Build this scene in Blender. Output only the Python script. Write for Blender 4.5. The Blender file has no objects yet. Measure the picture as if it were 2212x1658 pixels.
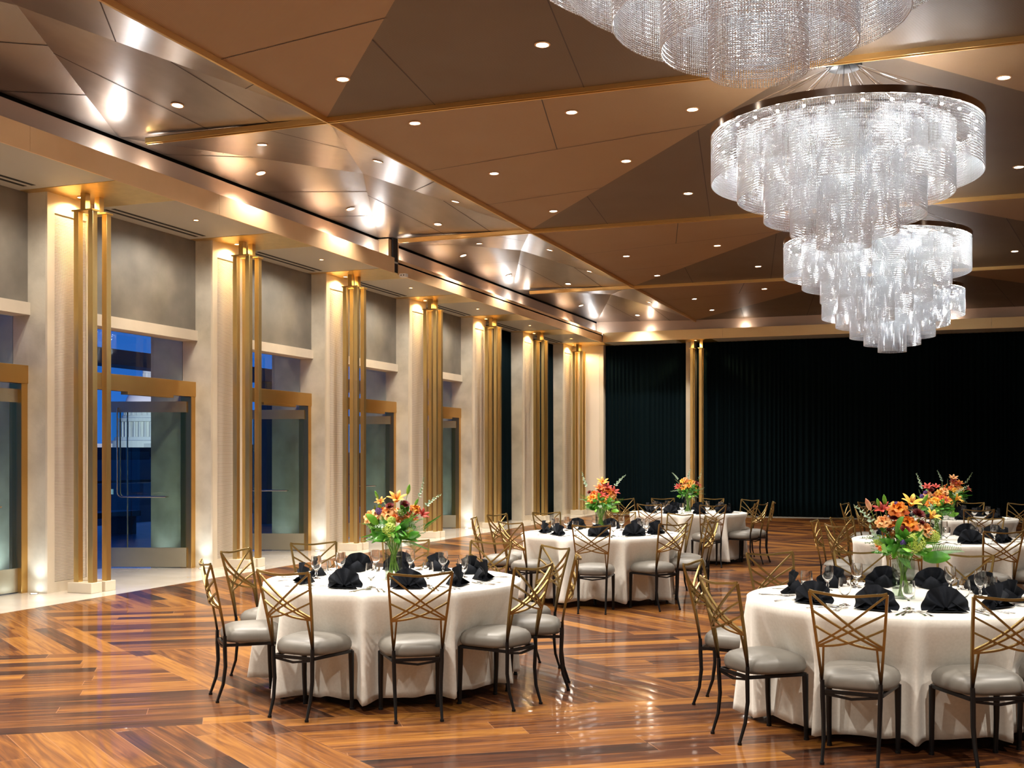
import bpy, math, random
import numpy as np
from mathutils import Vector, Matrix

# ------------------------------------------------------------------ camera
SC = bpy.context.scene
TH = math.radians(20.608)
CT, ST = math.cos(TH), math.sin(TH)
cam_d = bpy.data.cameras.new('camera'); cam = bpy.data.objects.new('camera', cam_d)
SC.collection.objects.link(cam); SC.camera = cam
cam.location = (0, 0, 1.65); cam.rotation_euler = (math.pi/2, 0, TH)
cam_d.sensor_width = 36; cam_d.lens = 2484/2212*36; cam_d.shift_y = 156/2212
cam_d.clip_start = 0.1; cam_d.clip_end = 3000
# ------------------------------------------------------------------ world: dusk sky
W = bpy.data.worlds.new('dusk_sky'); SC.world = W; W.use_nodes = True
wn = W.node_tree; bg = wn.nodes['Background']
tc = wn.nodes.new('ShaderNodeTexCoord'); sx = wn.nodes.new('ShaderNodeSeparateXYZ')
cr = wn.nodes.new('ShaderNodeValToRGB')
wn.links.new(tc.outputs['Generated'], sx.inputs[0]); wn.links.new(sx.outputs['Z'], cr.inputs[0])
cr.color_ramp.elements[0].color = (0.03, 0.17, 0.62, 1); cr.color_ramp.elements[0].position = 0.0
cr.color_ramp.elements[1].color = (0.004, 0.05, 0.36, 1); cr.color_ramp.elements[1].position = 0.35
wn.links.new(cr.outputs[0], bg.inputs[0]); bg.inputs[1].default_value = 0.24
# ------------------------------------------------------------------ view
vs = SC.view_settings
SC.display_settings.display_device = 'sRGB'
vs.view_transform = 'Standard'; vs.look = 'None'; vs.gamma = 1; vs.use_curve_mapping = False
vs.exposure = 1.98

WARM = (1.0, 0.94, 0.86); GOLDL = (1.0, 0.72, 0.34); COOL = (0.78, 0.90, 1.0)
def lamp(kind, name, loc, energy, color=(1, 1, 1), direction=(0, 0, -1), size=0.1, cone=60, blend=0.5, parent=None, sx=None, sy=None):
    d = bpy.data.lights.new(name, kind); d.energy = energy; d.color = color
    if kind == 'SPOT':
        d.spot_size = math.radians(cone); d.spot_blend = blend; d.shadow_soft_size = size
    elif kind == 'POINT': d.shadow_soft_size = size
    elif kind == 'AREA':
        d.size = size
        if sx: d.shape = 'RECTANGLE'; d.size = sx; d.size_y = sy
        else: d.shape = 'DISK'
    o = bpy.data.objects.new(name, d); SC.collection.objects.link(o); o.location = loc
    o.rotation_euler = Vector(direction).to_track_quat('-Z', 'Y').to_euler()
    if parent: o.parent = parent
    return o

# ------------------------------------------------------------------ mesh helpers
COL = SC.collection
class MB:
    def __init__(s): s.v = []; s.f = []; s.m = []; s.mi = 0; s.mats = []
    def mat(s, m):
        if m not in s.mats: s.mats.append(m)
        s.mi = s.mats.index(m); return s
    def add(s, vs_, fs_):
        b = len(s.v); s.v += [tuple(p) for p in vs_]
        for f in fs_: s.f.append(tuple(i+b for i in f)); s.m.append(s.mi)
        return s
    def box(s, x0, x1, y0, y1, z0, z1):
        return s.add([(x0,y0,z0),(x1,y0,z0),(x1,y1,z0),(x0,y1,z0),(x0,y0,z1),(x1,y0,z1),(x1,y1,z1),(x0,y1,z1)],
                     [(0,3,2,1),(4,5,6,7),(0,1,5,4),(1,2,6,5),(2,3,7,6),(3,0,4,7)])
    def tube(s, pts, r, n=6, rx=None, cap=True, up=None, a0=0.0):
        pts = [Vector(p) for p in pts]; N = len(pts)
        rs = r if hasattr(r, '__len__') else [r]*N
        ref = Vector(up) if up else Vector((0, 0, 1))
        rings = []; u = None
        for i, p in enumerate(pts):
            t = (pts[min(i+1, N-1)]-pts[max(i-1, 0)]).normalized()
            if u is None:
                if abs(t.dot(ref)) > .95: ref = Vector((0, 1, 0)) if abs(t.y) < .9 else Vector((1, 0, 0))
                u = (ref - t*ref.dot(t)).normalized()
            else:
                u = (u - t*u.dot(t)).normalized()
            w = t.cross(u)
            k = rx if rx else 1.0
            rings.append([p + u*rs[i]*math.cos(a0+2*math.pi*j/n) + w*rs[i]*k*math.sin(a0+2*math.pi*j/n) for j in range(n)])
        vv = [q for ring in rings for q in ring]; ff = []
        for i in range(N-1):
            for j in range(n):
                a = i*n+j; b = i*n+(j+1) % n; ff.append((a, b, b+n, a+n))
        if cap: ff.append(tuple(range(n))[::-1]); ff.append(tuple((N-1)*n+j for j in range(n)))
        return s.add(vv, ff)
    def lathe(s, prof, n=24, c=(0, 0, 0), capb=True, capt=True):
        vv = []; ff = []
        for (r, z) in prof:
            for j in range(n):
                a = 2*math.pi*j/n; vv.append((c[0]+r*math.cos(a), c[1]+r*math.sin(a), c[2]+z))
        for i in range(len(prof)-1):
            for j in range(n):
                a = i*n+j; b = i*n+(j+1) % n; ff.append((a, b, b+n, a+n))
        if capb: ff.append(tuple(range(n))[::-1])
        if capt: ff.append(tuple((len(prof)-1)*n+j for j in range(n)))
        return s.add(vv, ff)
    def grid(s, P):   # P[i][j]
        n = len(P); m = len(P[0]); vv = [q for r in P for q in r]
        return s.add(vv, [(i*m+j, i*m+j+1, (i+1)*m+j+1, (i+1)*m+j) for i in range(n-1) for j in range(m-1)])
    def mesh(s, name, m=None, smooth=False):
        me = bpy.data.meshes.new(name); me.from_pydata(s.v, [], s.f)
        mats = s.mats if s.mats else [m]
        for q in mats: me.materials.append(q)
        if s.mats: me.polygons.foreach_set('material_index', s.m)
        if smooth: me.polygons.foreach_set('use_smooth', [True]*len(s.f))
        me.update(); return me
    def build(s, name, m=None, parent=None, smooth=False, loc=None):
        me = s.mesh(name, m, smooth)
        return link(name, me, parent, loc)
def link(name, me, parent=None, loc=None):
    o = bpy.data.objects.new(name, me); COL.objects.link(o)
    if parent: o.parent = parent
    if loc: o.location = loc
    return o
def tag(o, label, cat, group=None, kind=None):
    o['label'] = label; o['category'] = cat
    if group: o['group'] = group
    if kind: o['kind'] = kind
    return o
def thing(name, loc=(0, 0, 0), rz=0, label=None, cat=None, group=None):
    o = bpy.data.objects.new(name, None); COL.objects.link(o); o.location = loc; o.rotation_euler = (0, 0, rz)
    o.empty_display_size = .1
    if label: tag(o, label, cat, group)
    return o
def struct(o): o['kind'] = 'structure'; return o
def smooth_edges(o, ang=40):
    me = o.data
    me.polygons.foreach_set('use_smooth', [True]*len(me.polygons))
    try: me.set_sharp_from_angle(angle=math.radians(ang))
    except Exception: pass
    return o
def bevel(o, w=.004, seg=2):
    m = o.modifiers.new('bevel', 'BEVEL'); m.width = w; m.segments = seg; m.limit_method = 'ANGLE'; return o
def copy_tree(o, parent=None):
    c = o.copy(); COL.objects.link(c)
    if parent: c.parent = parent
    for ch in list(o.children): copy_tree(ch, c)
    return c

# ------------------------------------------------------------------ materials
def newmat(name):
    m = bpy.data.materials.new(name); m.use_nodes = True
    return m, m.node_tree, m.node_tree.nodes['Principled BSDF']
def setp(b, **k):
    for a, v in k.items():
        b.inputs[{'base': 'Base Color', 'rough': 'Roughness', 'metal': 'Metallic', 'trans': 'Transmission Weight', 'ior': 'IOR',
                  'coat': 'Coat Weight', 'coatr': 'Coat Roughness', 'sheen': 'Sheen Weight', 'spec': 'Specular IOR Level',
                  'aniso': 'Anisotropic', 'sub': 'Subsurface Weight', 'em': 'Emission Color', 'ems': 'Emission Strength', 'alpha': 'Alpha'}[a]].default_value = v
def simple(name, base, rough=.5, metal=0, **k):
    m, t, b = newmat(name); setp(b, base=(*base, 1), rough=rough, metal=metal, **k); return m
def noisy(name, c1, c2, rough=.5, metal=0, scale=3, stretch=(1, 1, 1), detail=5, bump=0, bscale=None, lo=.35, hi=.65, rvar=0, **k):
    m, t, b = newmat(name); N = t.nodes; L = t.links
    tc = N.new('ShaderNodeTexCoord'); mp = N.new('ShaderNodeMapping'); mp.inputs['Scale'].default_value = stretch
    L.new(tc.outputs['Object'], mp.inputs[0])
    nz = N.new('ShaderNodeTexNoise'); nz.inputs['Scale'].default_value = scale; nz.inputs['Detail'].default_value = detail
    L.new(mp.outputs[0], nz.inputs['Vector'])
    r = N.new('ShaderNodeValToRGB'); r.color_ramp.elements[0].position = lo; r.color_ramp.elements[1].position = hi
    r.color_ramp.elements[0].color = (*c1, 1); r.color_ramp.elements[1].color = (*c2, 1)
    L.new(nz.outputs['Fac'], r.inputs[0]); L.new(r.outputs[0], b.inputs['Base Color'])
    setp(b, rough=rough, metal=metal, **k)
    if rvar:
        mr = N.new('ShaderNodeMapRange'); mr.inputs['To Min'].default_value = rough-rvar; mr.inputs['To Max'].default_value = rough+rvar
        L.new(nz.outputs['Fac'], mr.inputs['Value']); L.new(mr.outputs[0], b.inputs['Roughness'])
    if bump:
        n2 = N.new('ShaderNodeTexNoise'); n2.inputs['Scale'].default_value = bscale or scale*4
        L.new(mp.outputs[0], n2.inputs['Vector'])
        bp = N.new('ShaderNodeBump'); bp.inputs['Strength'].default_value = bump; bp.inputs['Distance'].default_value = .01
        L.new(n2.outputs['Fac'], bp.inputs['Height']); L.new(bp.outputs[0], b.inputs['Normal'])
    return m
class NT:   # math node shorthand
    def __init__(s, t): s.t = t
    def m(s, op, a, b=None):
        n = s.t.nodes.new('ShaderNodeMath'); n.operation = op
        for i, v in enumerate((a, b)):
            if v is None: continue
            if isinstance(v, (int, float)): n.inputs[i].default_value = v
            else: s.t.links.new(v, n.inputs[i])
        return n.outputs[0]
    def mix(s, f, a, b):   # floats a*(1-f)+b*f
        return s.m('ADD', a, s.m('MULTIPLY', f, s.m('SUBTRACT', b, a)))

def wood_floor():
    m, t, b = newmat('walnut_floor'); N = t.nodes; L = t.links; q = NT(t); M = q.m
    g = N.new('ShaderNodeNewGeometry'); s3 = N.new('ShaderNodeSeparateXYZ'); L.new(g.outputs['Position'], s3.inputs[0])
    x = M('ADD', s3.outputs[0], 3.929); y = M('SUBTRACT', s3.outputs[1], 6.205)
    al = math.radians(34.5); ca, sa = math.cos(al), math.sin(al); LL = 3.1
    pa = M('MULTIPLY', M('ADD', M('DIVIDE', x, ca), M('DIVIDE', y, sa)), .5/LL)
    pb = M('MULTIPLY', M('SUBTRACT', M('DIVIDE', x, ca), M('DIVIDE', y, sa)), .5/LL)
    par = M('FLOORED_MODULO', M('ADD', M('FLOOR', pa), M('FLOOR', pb)), 2)   # 0 -> direction one
    xs, xc, ys, yc = M('MULTIPLY', x, sa), M('MULTIPLY', x, ca), M('MULTIPLY', y, sa), M('MULTIPLY', y, ca)
    along = q.mix(par, M('ADD', xc, ys), M('SUBTRACT', xc, ys))
    across = q.mix(par, M('SUBTRACT', yc, xs), M('ADD', yc, xs))
    PW = LL*math.sin(2*al)/16
    row = M('ADD', M('FLOOR', M('DIVIDE', across, PW)), M('MULTIPLY', par, 500))
    fr = M('FRACT', M('DIVIDE', across, PW))
    w1 = N.new('ShaderNodeTexWhiteNoise'); w1.noise_dimensions = '1D'; L.new(row, w1.inputs['W'])
    al2 = M('ADD', M('DIVIDE', along, 1.7), M('MULTIPLY', w1.outputs['Value'], 7.3))
    # planks also restart at every diamond
    cell = M('ADD', M('MULTIPLY', M('FLOOR', pa), 13.7), M('MULTIPLY', M('FLOOR', pb), 7.9))
    colid = M('FLOOR', al2); fc = M('FRACT', al2)
    cv = N.new('ShaderNodeCombineXYZ'); L.new(row, cv.inputs[0]); L.new(colid, cv.inputs[1]); L.new(cell, cv.inputs[2])
    w2 = N.new('ShaderNodeTexWhiteNoise'); w2.noise_dimensions = '3D'; L.new(cv.outputs[0], w2.inputs['Vector'])
    rnd = w2.outputs['Value']
    gv = N.new('ShaderNodeCombineXYZ')
    L.new(M('MULTIPLY', along, .55), gv.inputs[0]); L.new(M('ADD', M('MULTIPLY', across, 7.0), M('MULTIPLY', rnd, 61)), gv.inputs[1]); L.new(M('MULTIPLY', rnd, 37), gv.inputs[2])
    nz = N.new('ShaderNodeTexNoise'); nz.inputs['Scale'].default_value = 2.2; nz.inputs['Detail'].default_value = 7; nz.inputs['Distortion'].default_value = 1.3
    L.new(gv.outputs[0], nz.inputs['Vector'])
    gf = N.new('ShaderNodeCombineXYZ'); L.new(M('MULTIPLY', along, 3), gf.inputs[0]); L.new(M('MULTIPLY', across, 90), gf.inputs[1]); L.new(rnd, gf.inputs[2])
    nf = N.new('ShaderNodeTexNoise'); nf.inputs['Scale'].default_value = 1.0; nf.inputs['Detail'].default_value = 3; L.new(gf.outputs[0], nf.inputs['Vector'])
    v = M('ADD', M('MULTIPLY', nz.outputs['Fac'], .75), M('ADD', M('MULTIPLY', rnd, .42), M('MULTIPLY', nf.outputs['Fac'], .14)))
    r = N.new('ShaderNodeValToRGB'); e = r.color_ramp.elements
    e[0].position = .30; e[0].color = (.010, .0035, .002, 1); e[1].position = .94; e[1].color = (.30, .125, .022, 1)
    for p, c in ((.42, (.028, .009, .004)), (.57, (.070, .022, .0075)), (.74, (.170, .060, .012))):
        k = e.new(p); k.color = (*c, 1)
    L.new(v, r.inputs[0])
    edge = M('MAXIMUM', M('MAXIMUM', M('LESS_THAN', fr, .012), M('GREATER_THAN', fr, .988)),
             M('LESS_THAN', fc, .0022))
    mx = N.new('ShaderNodeMix'); mx.data_type = 'RGBA'
    L.new(M('MULTIPLY', edge, M('GREATER_THAN', rnd, .25)), mx.inputs[0]); L.new(r.outputs[0], mx.inputs[6]); mx.inputs[7].default_value = (.26, .12, .055, 1)
    L.new(mx.outputs[2], b.inputs['Base Color'])
    setp(b, rough=.45, coat=.42, coatr=.06, spec=.1)
    wv = N.new('ShaderNodeTexNoise'); wv.inputs['Scale'].default_value = 1.6; wv.inputs['Detail'].default_value = 1
    L.new(g.outputs['Position'], wv.inputs['Vector'])
    ht = M('ADD', M('ADD', M('MULTIPLY', M('POWER', M('ABSOLUTE', M('SUBTRACT', fr, .5)), 3), -.006), M('MULTIPLY', edge, -.0003)), M('MULTIPLY', wv.outputs['Fac'], .0012))
    bp = N.new('ShaderNodeBump'); bp.inputs['Strength'].default_value = .6; bp.inputs['Distance'].default_value = 1.0
    L.new(ht, bp.inputs['Height']); L.new(bp.outputs[0], b.inputs['Coat Normal'])
    return m

def ribbed(name, c1, c2, pitch, dirv, rough=.5, metal=0, gap=.35, bump=.4, **k):
    # fine parallel ribs running across dirv (a material pattern of the panel)
    m, t, b = newmat(name); N = t.nodes; L = t.links; q = NT(t); M = q.m
    g = N.new('ShaderNodeNewGeometry')
    d = N.new('ShaderNodeVectorMath'); d.operation = 'DOT_PRODUCT'; d.inputs[1].default_value = dirv
    L.new(g.outputs['Position'], d.inputs[0])
    fr = M('FRACT', M('DIVIDE', d.outputs['Value'], pitch))
    tri = M('MULTIPLY', M('ABSOLUTE', M('SUBTRACT', fr, .5)), 2)
    f = M('SMOOTH_MIN', 1.0, M('MAXIMUM', 0.0, M('DIVIDE', M('SUBTRACT', tri, gap*.4), gap)))
    nz = N.new('ShaderNodeTexNoise'); nz.inputs['Scale'].default_value = 1.1; nz.inputs['Detail'].default_value = 4
    L.new(g.outputs['Position'], nz.inputs['Vector'])
    mx = N.new('ShaderNodeMix'); mx.data_type = 'RGBA'; L.new(f, mx.inputs[0]); mx.inputs[6].default_value = (*c1, 1); mx.inputs[7].default_value = (*c2, 1)
    L.new(mx.outputs[2], b.inputs['Base Color'])
    setp(b, rough=rough, metal=metal, **k)
    mr = N.new('ShaderNodeMapRange'); mr.inputs['To Min'].default_value = rough-.06; mr.inputs['To Max'].default_value = rough+.08
    L.new(nz.outputs['Fac'], mr.inputs['Value']); L.new(mr.outputs[0], b.inputs['Roughness'])
    if bump:
        bp = N.new('ShaderNodeBump'); bp.inputs['Strength'].default_value = bump; bp.inputs['Distance'].default_value = .003
        L.new(f, bp.inputs['Height']); L.new(bp.outputs[0], b.inputs['Normal'])
    return m

MT = {}
MT['floor'] = wood_floor()
MT['marble'] = noisy('cream_marble', (.62, .55, .45), (.75, .69, .60), rough=.12, scale=1.2, detail=8, coat=.3, coatr=.05)
MT['stone'] = noisy('limestone', (.43, .385, .30), (.63, .575, .465), rough=.55, scale=2.3, detail=9, bump=.12, bscale=30, lo=.28, hi=.62)
MT['stone_plain'] = noisy('smooth_limestone', (.58, .50, .38), (.67, .585, .455), rough=.5, scale=1.5, detail=5)
MT['rib'] = simple('rib_stone', (.70, .61, .50), .5)
MT['rib_gap'] = simple('rib_gap', (.34, .28, .21), .8)
MT['plaster'] = noisy('taupe_plaster', (.135, .118, .092), (.215, .19, .15), rough=.6, scale=2.2, detail=7, lo=.3, hi=.7)
MT['brass'] = noisy('brushed_brass', (.70, .49, .185), (.76, .55, .23), rough=.36, metal=1, scale=3, stretch=(3, 3, .3), detail=2, rvar=.04)
MT['door_brass'] = noisy('door_brass', (.60, .36, .115), (.64, .395, .135), rough=.33, metal=1, scale=2, stretch=(1, 1, 1), detail=1, rvar=.03)
MT['bronze'] = noisy('rose_bronze', (.76, .49, .25), (.82, .54, .29), rough=.43, metal=.6, scale=1.5, stretch=(1, 1, .5), detail=3, rvar=.05)
MT['far_brass'] = simple('fascia_brass', (.80, .56, .27), .42, .55)
MT['cove'] = simple('bronze_paint', (.52, .36, .26), .6, .1)
MT['soffit'] = simple('soffit_paint', (.42, .40, .34), .55)
MT['trimbrass'] = simple('trim_brass', (.84, .55, .21), .28, .95)
MT['dark'] = simple('dark_gap', (.012, .009, .007), .8)
MT['seam'] = simple('panel_joint', (.05, .032, .022), .7)
MT['ceil_lit'] = ribbed('bronze_ribs_lit', (.16, .085, .036), (.33, .19, .085), .0125, (.6, .8, 0), rough=.5, metal=.25, bump=.3)  # brighter copy for the side facets, their light put into the colour
MT['ceil_shaded'] = ribbed('bronze_ribs_shaded', (.065, .038, .018), (.135, .082, .042), .0125, (.05, 1, 0), rough=.5, metal=.25, bump=.3)  # darker copy of the same bronze, the facet's shade put into its colour
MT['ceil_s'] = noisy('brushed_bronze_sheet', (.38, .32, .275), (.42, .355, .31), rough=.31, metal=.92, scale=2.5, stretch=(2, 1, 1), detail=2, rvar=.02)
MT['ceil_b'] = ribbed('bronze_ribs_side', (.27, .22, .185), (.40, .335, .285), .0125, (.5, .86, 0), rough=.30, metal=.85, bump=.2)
MT['curtain'] = simple('midnight_velvet', (.0008, .0052, .0070), .9, spec=.08, sheen=.0)
MT['curtain'].node_tree.nodes['Principled BSDF'].inputs['Sheen Tint'].default_value = (.05, .15, .2, 1)
def glassmat(name, tint, rough=0.0, ior=1.5, edge=None):
    m, t, b = newmat(name); N = t.nodes; L = t.links
    tr = N.new('ShaderNodeBsdfTransparent'); tr.inputs[0].default_value = (*tint, 1)
    gl = N.new('ShaderNodeBsdfGlossy'); gl.inputs['Roughness'].default_value = rough; gl.inputs['Color'].default_value = (1, 1, 1, 1)
    fz = N.new('ShaderNodeFresnel'); fz.inputs[0].default_value = ior
    if edge:
        lw = N.new('ShaderNodeLayerWeight'); lw.inputs[0].default_value = .35; em_ = N.new('ShaderNodeMix'); em_.data_type = 'RGBA'
        L.new(lw.outputs['Facing'], em_.inputs[0]); em_.inputs[6].default_value = (*tint, 1); em_.inputs[7].default_value = (*edge, 1); L.new(em_.outputs[2], tr.inputs[0])
    ge = N.new('ShaderNodeNewGeometry'); q = NT(t)
    fac = q.m('MULTIPLY', fz.outputs[0], q.m('SUBTRACT', 1.0, ge.outputs['Backfacing']))
    mx = N.new('ShaderNodeMixShader'); L.new(fac, mx.inputs[0]); L.new(tr.outputs[0], mx.inputs[1]); L.new(gl.outputs[0], mx.inputs[2])
    L.new(mx.outputs[0], N['Material Output'].inputs[0]); return m
MT['glass'] = glassmat('green_tinted_glass', (.76, .86, .83))
MT['glass_clear'] = glassmat('clear_glass', (.93, .97, .97))
MT['goblet'] = simple('goblet_glass', (1, 1, 1), 0.0, trans=1.0, ior=1.42)
MT['vase'] = glassmat('vase_glass', (.965, .985, .97), 0, 1.55, (.45, .52, .46))
MT['water'] = glassmat('vase_water', (.93, .97, .92))
MT['steel'] = noisy('satin_steel', (.46, .44, .35), (.50, .48, .39), rough=.38, metal=1, scale=2)
MT['cutlery'] = simple('polished_steel', (.75, .74, .72), .12, 1)
MT['cloth'] = noisy('ivory_linen', (.70, .665, .59), (.75, .715, .64), rough=.85, scale=60, detail=2, bump=.05, bscale=400, sheen=.2)
MT['cushion'] = noisy('taupe_satin', (.155, .142, .12), (.18, .165, .14), rough=.42, metal=.08, scale=5, detail=3)
MT['black_metal'] = simple('black_metal', (.004, .004, .0045), .35, 0, spec=.3)
MT['rubber'] = simple('black_rubber', (.01, .01, .01), .6)
MT['napkin'] = noisy('black_napkin', (.003, .0045, .008), (.006, .008, .013), rough=.75, scale=30, spec=.2)
MT['deck'] = noisy('terrace_deck', (.10, .11, .13), (.28, .29, .32), rough=.3, scale=4, stretch=(.6, 9, 1), detail=3)
MT['ext_dark'] = simple('exterior_dark', (.02, .025, .03), .5)
MT['ext_grey'] = simple('exterior_grey', (.10, .12, .14), .5)
MT['white_stone'] = simple('white_stone', (.75, .73, .70), .8)
MT['gold_leaf'] = simple('gilded_bronze', (.8, .5, .15), .3, 1)
MT['chrome'] = simple('nickel', (.62, .55, .47), .2, 1)
MT['white_plastic'] = simple('white_plastic', (.7, .7, .68), .4)
def emis(name, col, s):
    m, t, b = newmat(name); setp(b, base=(0, 0, 0, 1), em=(*col, 1), ems=s); return m
MT['lampface'] = emis('downlight_lens', (1, .93, .82), 9)
MT['lampwarm'] = emis('warm_lens', (1, .72, .35), 12)
MT['lampcool'] = emis('cool_lens', (.85, .95, 1), 12)
MT['led'] = emis('led_point', (1, .98, .95), 14)
MT['city'] = emis('city_lights', (.5, .8, 1), .12)
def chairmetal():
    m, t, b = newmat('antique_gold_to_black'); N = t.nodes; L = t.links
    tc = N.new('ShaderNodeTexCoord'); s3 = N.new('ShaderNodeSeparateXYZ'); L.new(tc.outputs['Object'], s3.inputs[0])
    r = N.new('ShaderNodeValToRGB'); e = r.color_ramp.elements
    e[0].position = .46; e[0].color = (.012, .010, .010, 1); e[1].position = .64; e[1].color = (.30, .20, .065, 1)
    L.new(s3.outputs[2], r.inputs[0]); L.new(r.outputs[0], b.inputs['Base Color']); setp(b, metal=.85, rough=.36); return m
MT['chair_gold'] = chairmetal()
def crystal():
    m, t, b = newmat('crystal_beads'); N = t.nodes; L = t.links
    tl = N.new('ShaderNodeBsdfTranslucent'); tl.inputs[0].default_value = (.86, .91, .95, 1)
    gl = N.new('ShaderNodeBsdfGlossy'); gl.inputs['Color'].default_value = (.92, .97, 1, 1); gl.inputs['Roughness'].default_value = .06
    df = N.new('ShaderNodeBsdfDiffuse'); df.inputs[0].default_value = (.78, .83, .87, 1)
    a = N.new('ShaderNodeMixShader'); a.inputs[0].default_value = .7; L.new(tl.outputs[0], a.inputs[1]); L.new(df.outputs[0], a.inputs[2])
    c = N.new('ShaderNodeMixShader'); c.inputs[0].default_value = .42; L.new(a.outputs[0], c.inputs[1]); L.new(gl.outputs[0], c.inputs[2])
    L.new(c.outputs[0], N['Material Output'].inputs[0]); return m
MT['crystal'] = crystal()
MT['ring'] = simple('polished_nickel', (.45, .38, .33), .15, 1)

#SHELL
# ------------------------------------------------------------------ room shell
XW, XB = -10.1, -11.2            # pier front face, back of the wall
ZS, ZT = 4.84, 5.36              # soffit, ceiling grid
COLY = [11.355+3.335*k for k in range(-1, 7)]
YF = 31.85
S = MB(); S.mat(MT['floor']).box(-9.27, 14, -4, 31.3, -.1, 0)
fl = struct(S.build('floor'))
S = MB(); S.mat(MT['marble']).box(-11.6, -9.272, -4, 32.3, -.1, 0).box(-9.272, 14, 31.302, 32.3, -.1, 0)
mb = struct(S.build('floor')); 
# piers of the left wall, with ribbed inset panels
def pier(y0, y1, name='wall_left', ribs=True):
    S = MB(); S.mat(MT['stone'])
    a, b = y0+.12, y1-.12
    z0, z1 = .13, 4.60
    if ribs:
        S.box(XB, XW-.03, y0, y1, 0, ZS)
        S.mat(MT['stone_plain']).box(XW-.03, XW, y0, a, 0, ZS).box(XW-.03, XW, b, y1, 0, ZS).box(XW-.03, XW, a, b, 0, z0).box(XW-.03, XW, a, b, z1, ZS)
        S.mat(MT['rib_gap']).box(XW-.031, XW-.018, a+.002, b-.002, z0+.002, z1-.002)
        S.mat(MT['rib']); p = .0175; n = int((z1-z0-.01)/p)
        for i in range(n):
            z = z0+.006+i*p; S.box(XW-.026, XW-.006, a+.006, b-.006, z, z+p*.66)
    else: S.box(XB, XW, y0, y1, 0, ZS)
    return struct(S.build(name))
for k, yc in enumerate(COLY): pier(yc-.375, yc+.42 if k < 7 else YF)
# door bays and curtain bays
HINGE = -10.45
bay_names = ['nearest the camera', 'with the white dome outside', 'second after the dome bay', 'third after the dome bay', 'last before the curtains']
def bay_fill(i, y0, y1):
    S = MB()
    S.mat(MT['plaster']).box(-10.50, -10.40, y0, y1, 3.51, ZS)
    S.mat(MT['stone_plain']).box(-10.65, -10.36, y0, y1, 3.36, 3.51)
    struct(S.build('wall_left'))
    # transom window and door frame
    w = MB(); w.mat(MT['glass_clear']).box(-10.636, -10.624, y0, y1, 2.75, 3.36)
    struct(w.build('window_%d' % i))
    d = thing('door_%d' % i, (HINGE, (y0+y1)/2, 0)); struct(d)
    L = (y1-y0)/2
    f = MB(); f.mat(MT['door_brass']).box(-.05, .06, -L, L, 2.53, 2.75).box(-.16, -.05, -L, L, 2.56, 2.72)
    f.box(-.14, .05, -L, -L+.10, 0, 2.53).box(-.14, .05, L-.10, L, 0, 2.53)
    bevel(f.build('door_frame', None, d), .003)
    c = MB(); c.mat(MT['door_brass']).box(-.04, .075, -L+.1+.9, L-.55, 2.49, 2.53).build('door_closer', None, d)
    return d, L
def leaf(parent, hy, ang, side):
    # glass leaf hinged at local (0,hy); side=+1 hinge on the far jamb
    e = bpy.data.objects.new('door_leaf', None); COL.objects.link(e); e.parent = parent
    e.location = (-.03, hy, 0); e.rotation_euler = (0, 0, ang)
    w = 1.12
    g = MB(); g.mat(MT['glass']).box(.01, w, -.007, .007, .30, 2.30).build('glass_pane', None, e)
    r = MB(); r.mat(MT['steel']).box(0, w+.01, -.022, .022, .015, .30).build('bottom_rail', None, e)
    r = MB(); r.mat(MT['steel']).box(0, w+.01, -.022, .022, 2.30, 2.46).build('top_rail', None, e)
    h = MB(); h.mat(MT['chrome'])
    for sgn in (1, -1):
        o = .06*sgn
        h.tube([(w-.1, o, 2.36), (w-.1, o, 1.2), (w-.1, o, 1.12), (w-.105, o, 1.085), (w-.125, o, 1.062), (w-.16, o, 1.05), (w-.3, o, 1.05), (.3, o, 1.05)], .0125, 8)
        h.tube([(w-.1, o, 2.36), (w-.1, 0, 2.36)], .012, 6); h.tube([(.3, o, 1.05), (.3, 0, 1.05)], .012, 6)
    h.tube([(w-.22, -.03, 2.3), (w-.22, -.03, .3)], .011, 6)
    smooth_edges(h.build('door_handle', None, e), 50)
    return e
bays = []
for k in range(len(COLY)-1):
    y0, y1 = COLY[k]+.42, COLY[k+1]-.375
    if k <= 4:
        d, L = bay_fill(k+1, y0, y1)
        if k == 0:
            leaf(d, L-.10, math.radians(-90), 1); leaf(d, -L+.10, math.radians(90), -1)
        else:
            leaf(d, L-.10, math.radians(180+18.5), 1); leaf(d, -L+.10, math.radians(180-18.5), -1)
    bays.append((y0, y1))

def curtain(name, axis, a, b, fixed, z0, z1, label, pitch=.13, amp=.035, seed=1, sag=0):
    rnd = random.Random(seed); n = int(abs(b-a)/.014); rows = 10
    ph = []; p = 0
    for i in range(n+1):
        p += 2*math.pi*.014/pitch*(0.75+.5*math.sin(i*.031+seed)**2+rnd.uniform(-.25, .25)); ph.append(p)
    P = []
    for r in range(rows+1):
        t = r/rows; z = z0+(z1-z0)*t; row = []
        for i in range(n+1):
            u = a+(b-a)*i/n
            am = amp*(1-.45*t)*(.8+.35*math.sin(i*.017+seed*2))
            off = am*math.sin(ph[i]) + .25*am*math.sin(ph[i]*.37+1.3+t)
            if sag: u = u + sag*math.sin(math.pi*min(1, t*1.0))*0.0
            row.append((u, fixed+off, z) if axis == 'x' else (fixed+off, u, z))
        P.append(row)
    m = MB().grid(P).build(name, MT['curtain'], smooth=True)
    so = m.modifiers.new('thick', 'SOLIDIFY'); so.thickness = .004
    return tag(m, label, 'curtain')
curtain('drape', 'y', bays[5][0]+.01, bays[5][1]-.01, -10.42, .02, 4.82, 'dark blue-black drape filling the nearer curtained bay of the left wall', seed=3)
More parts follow.
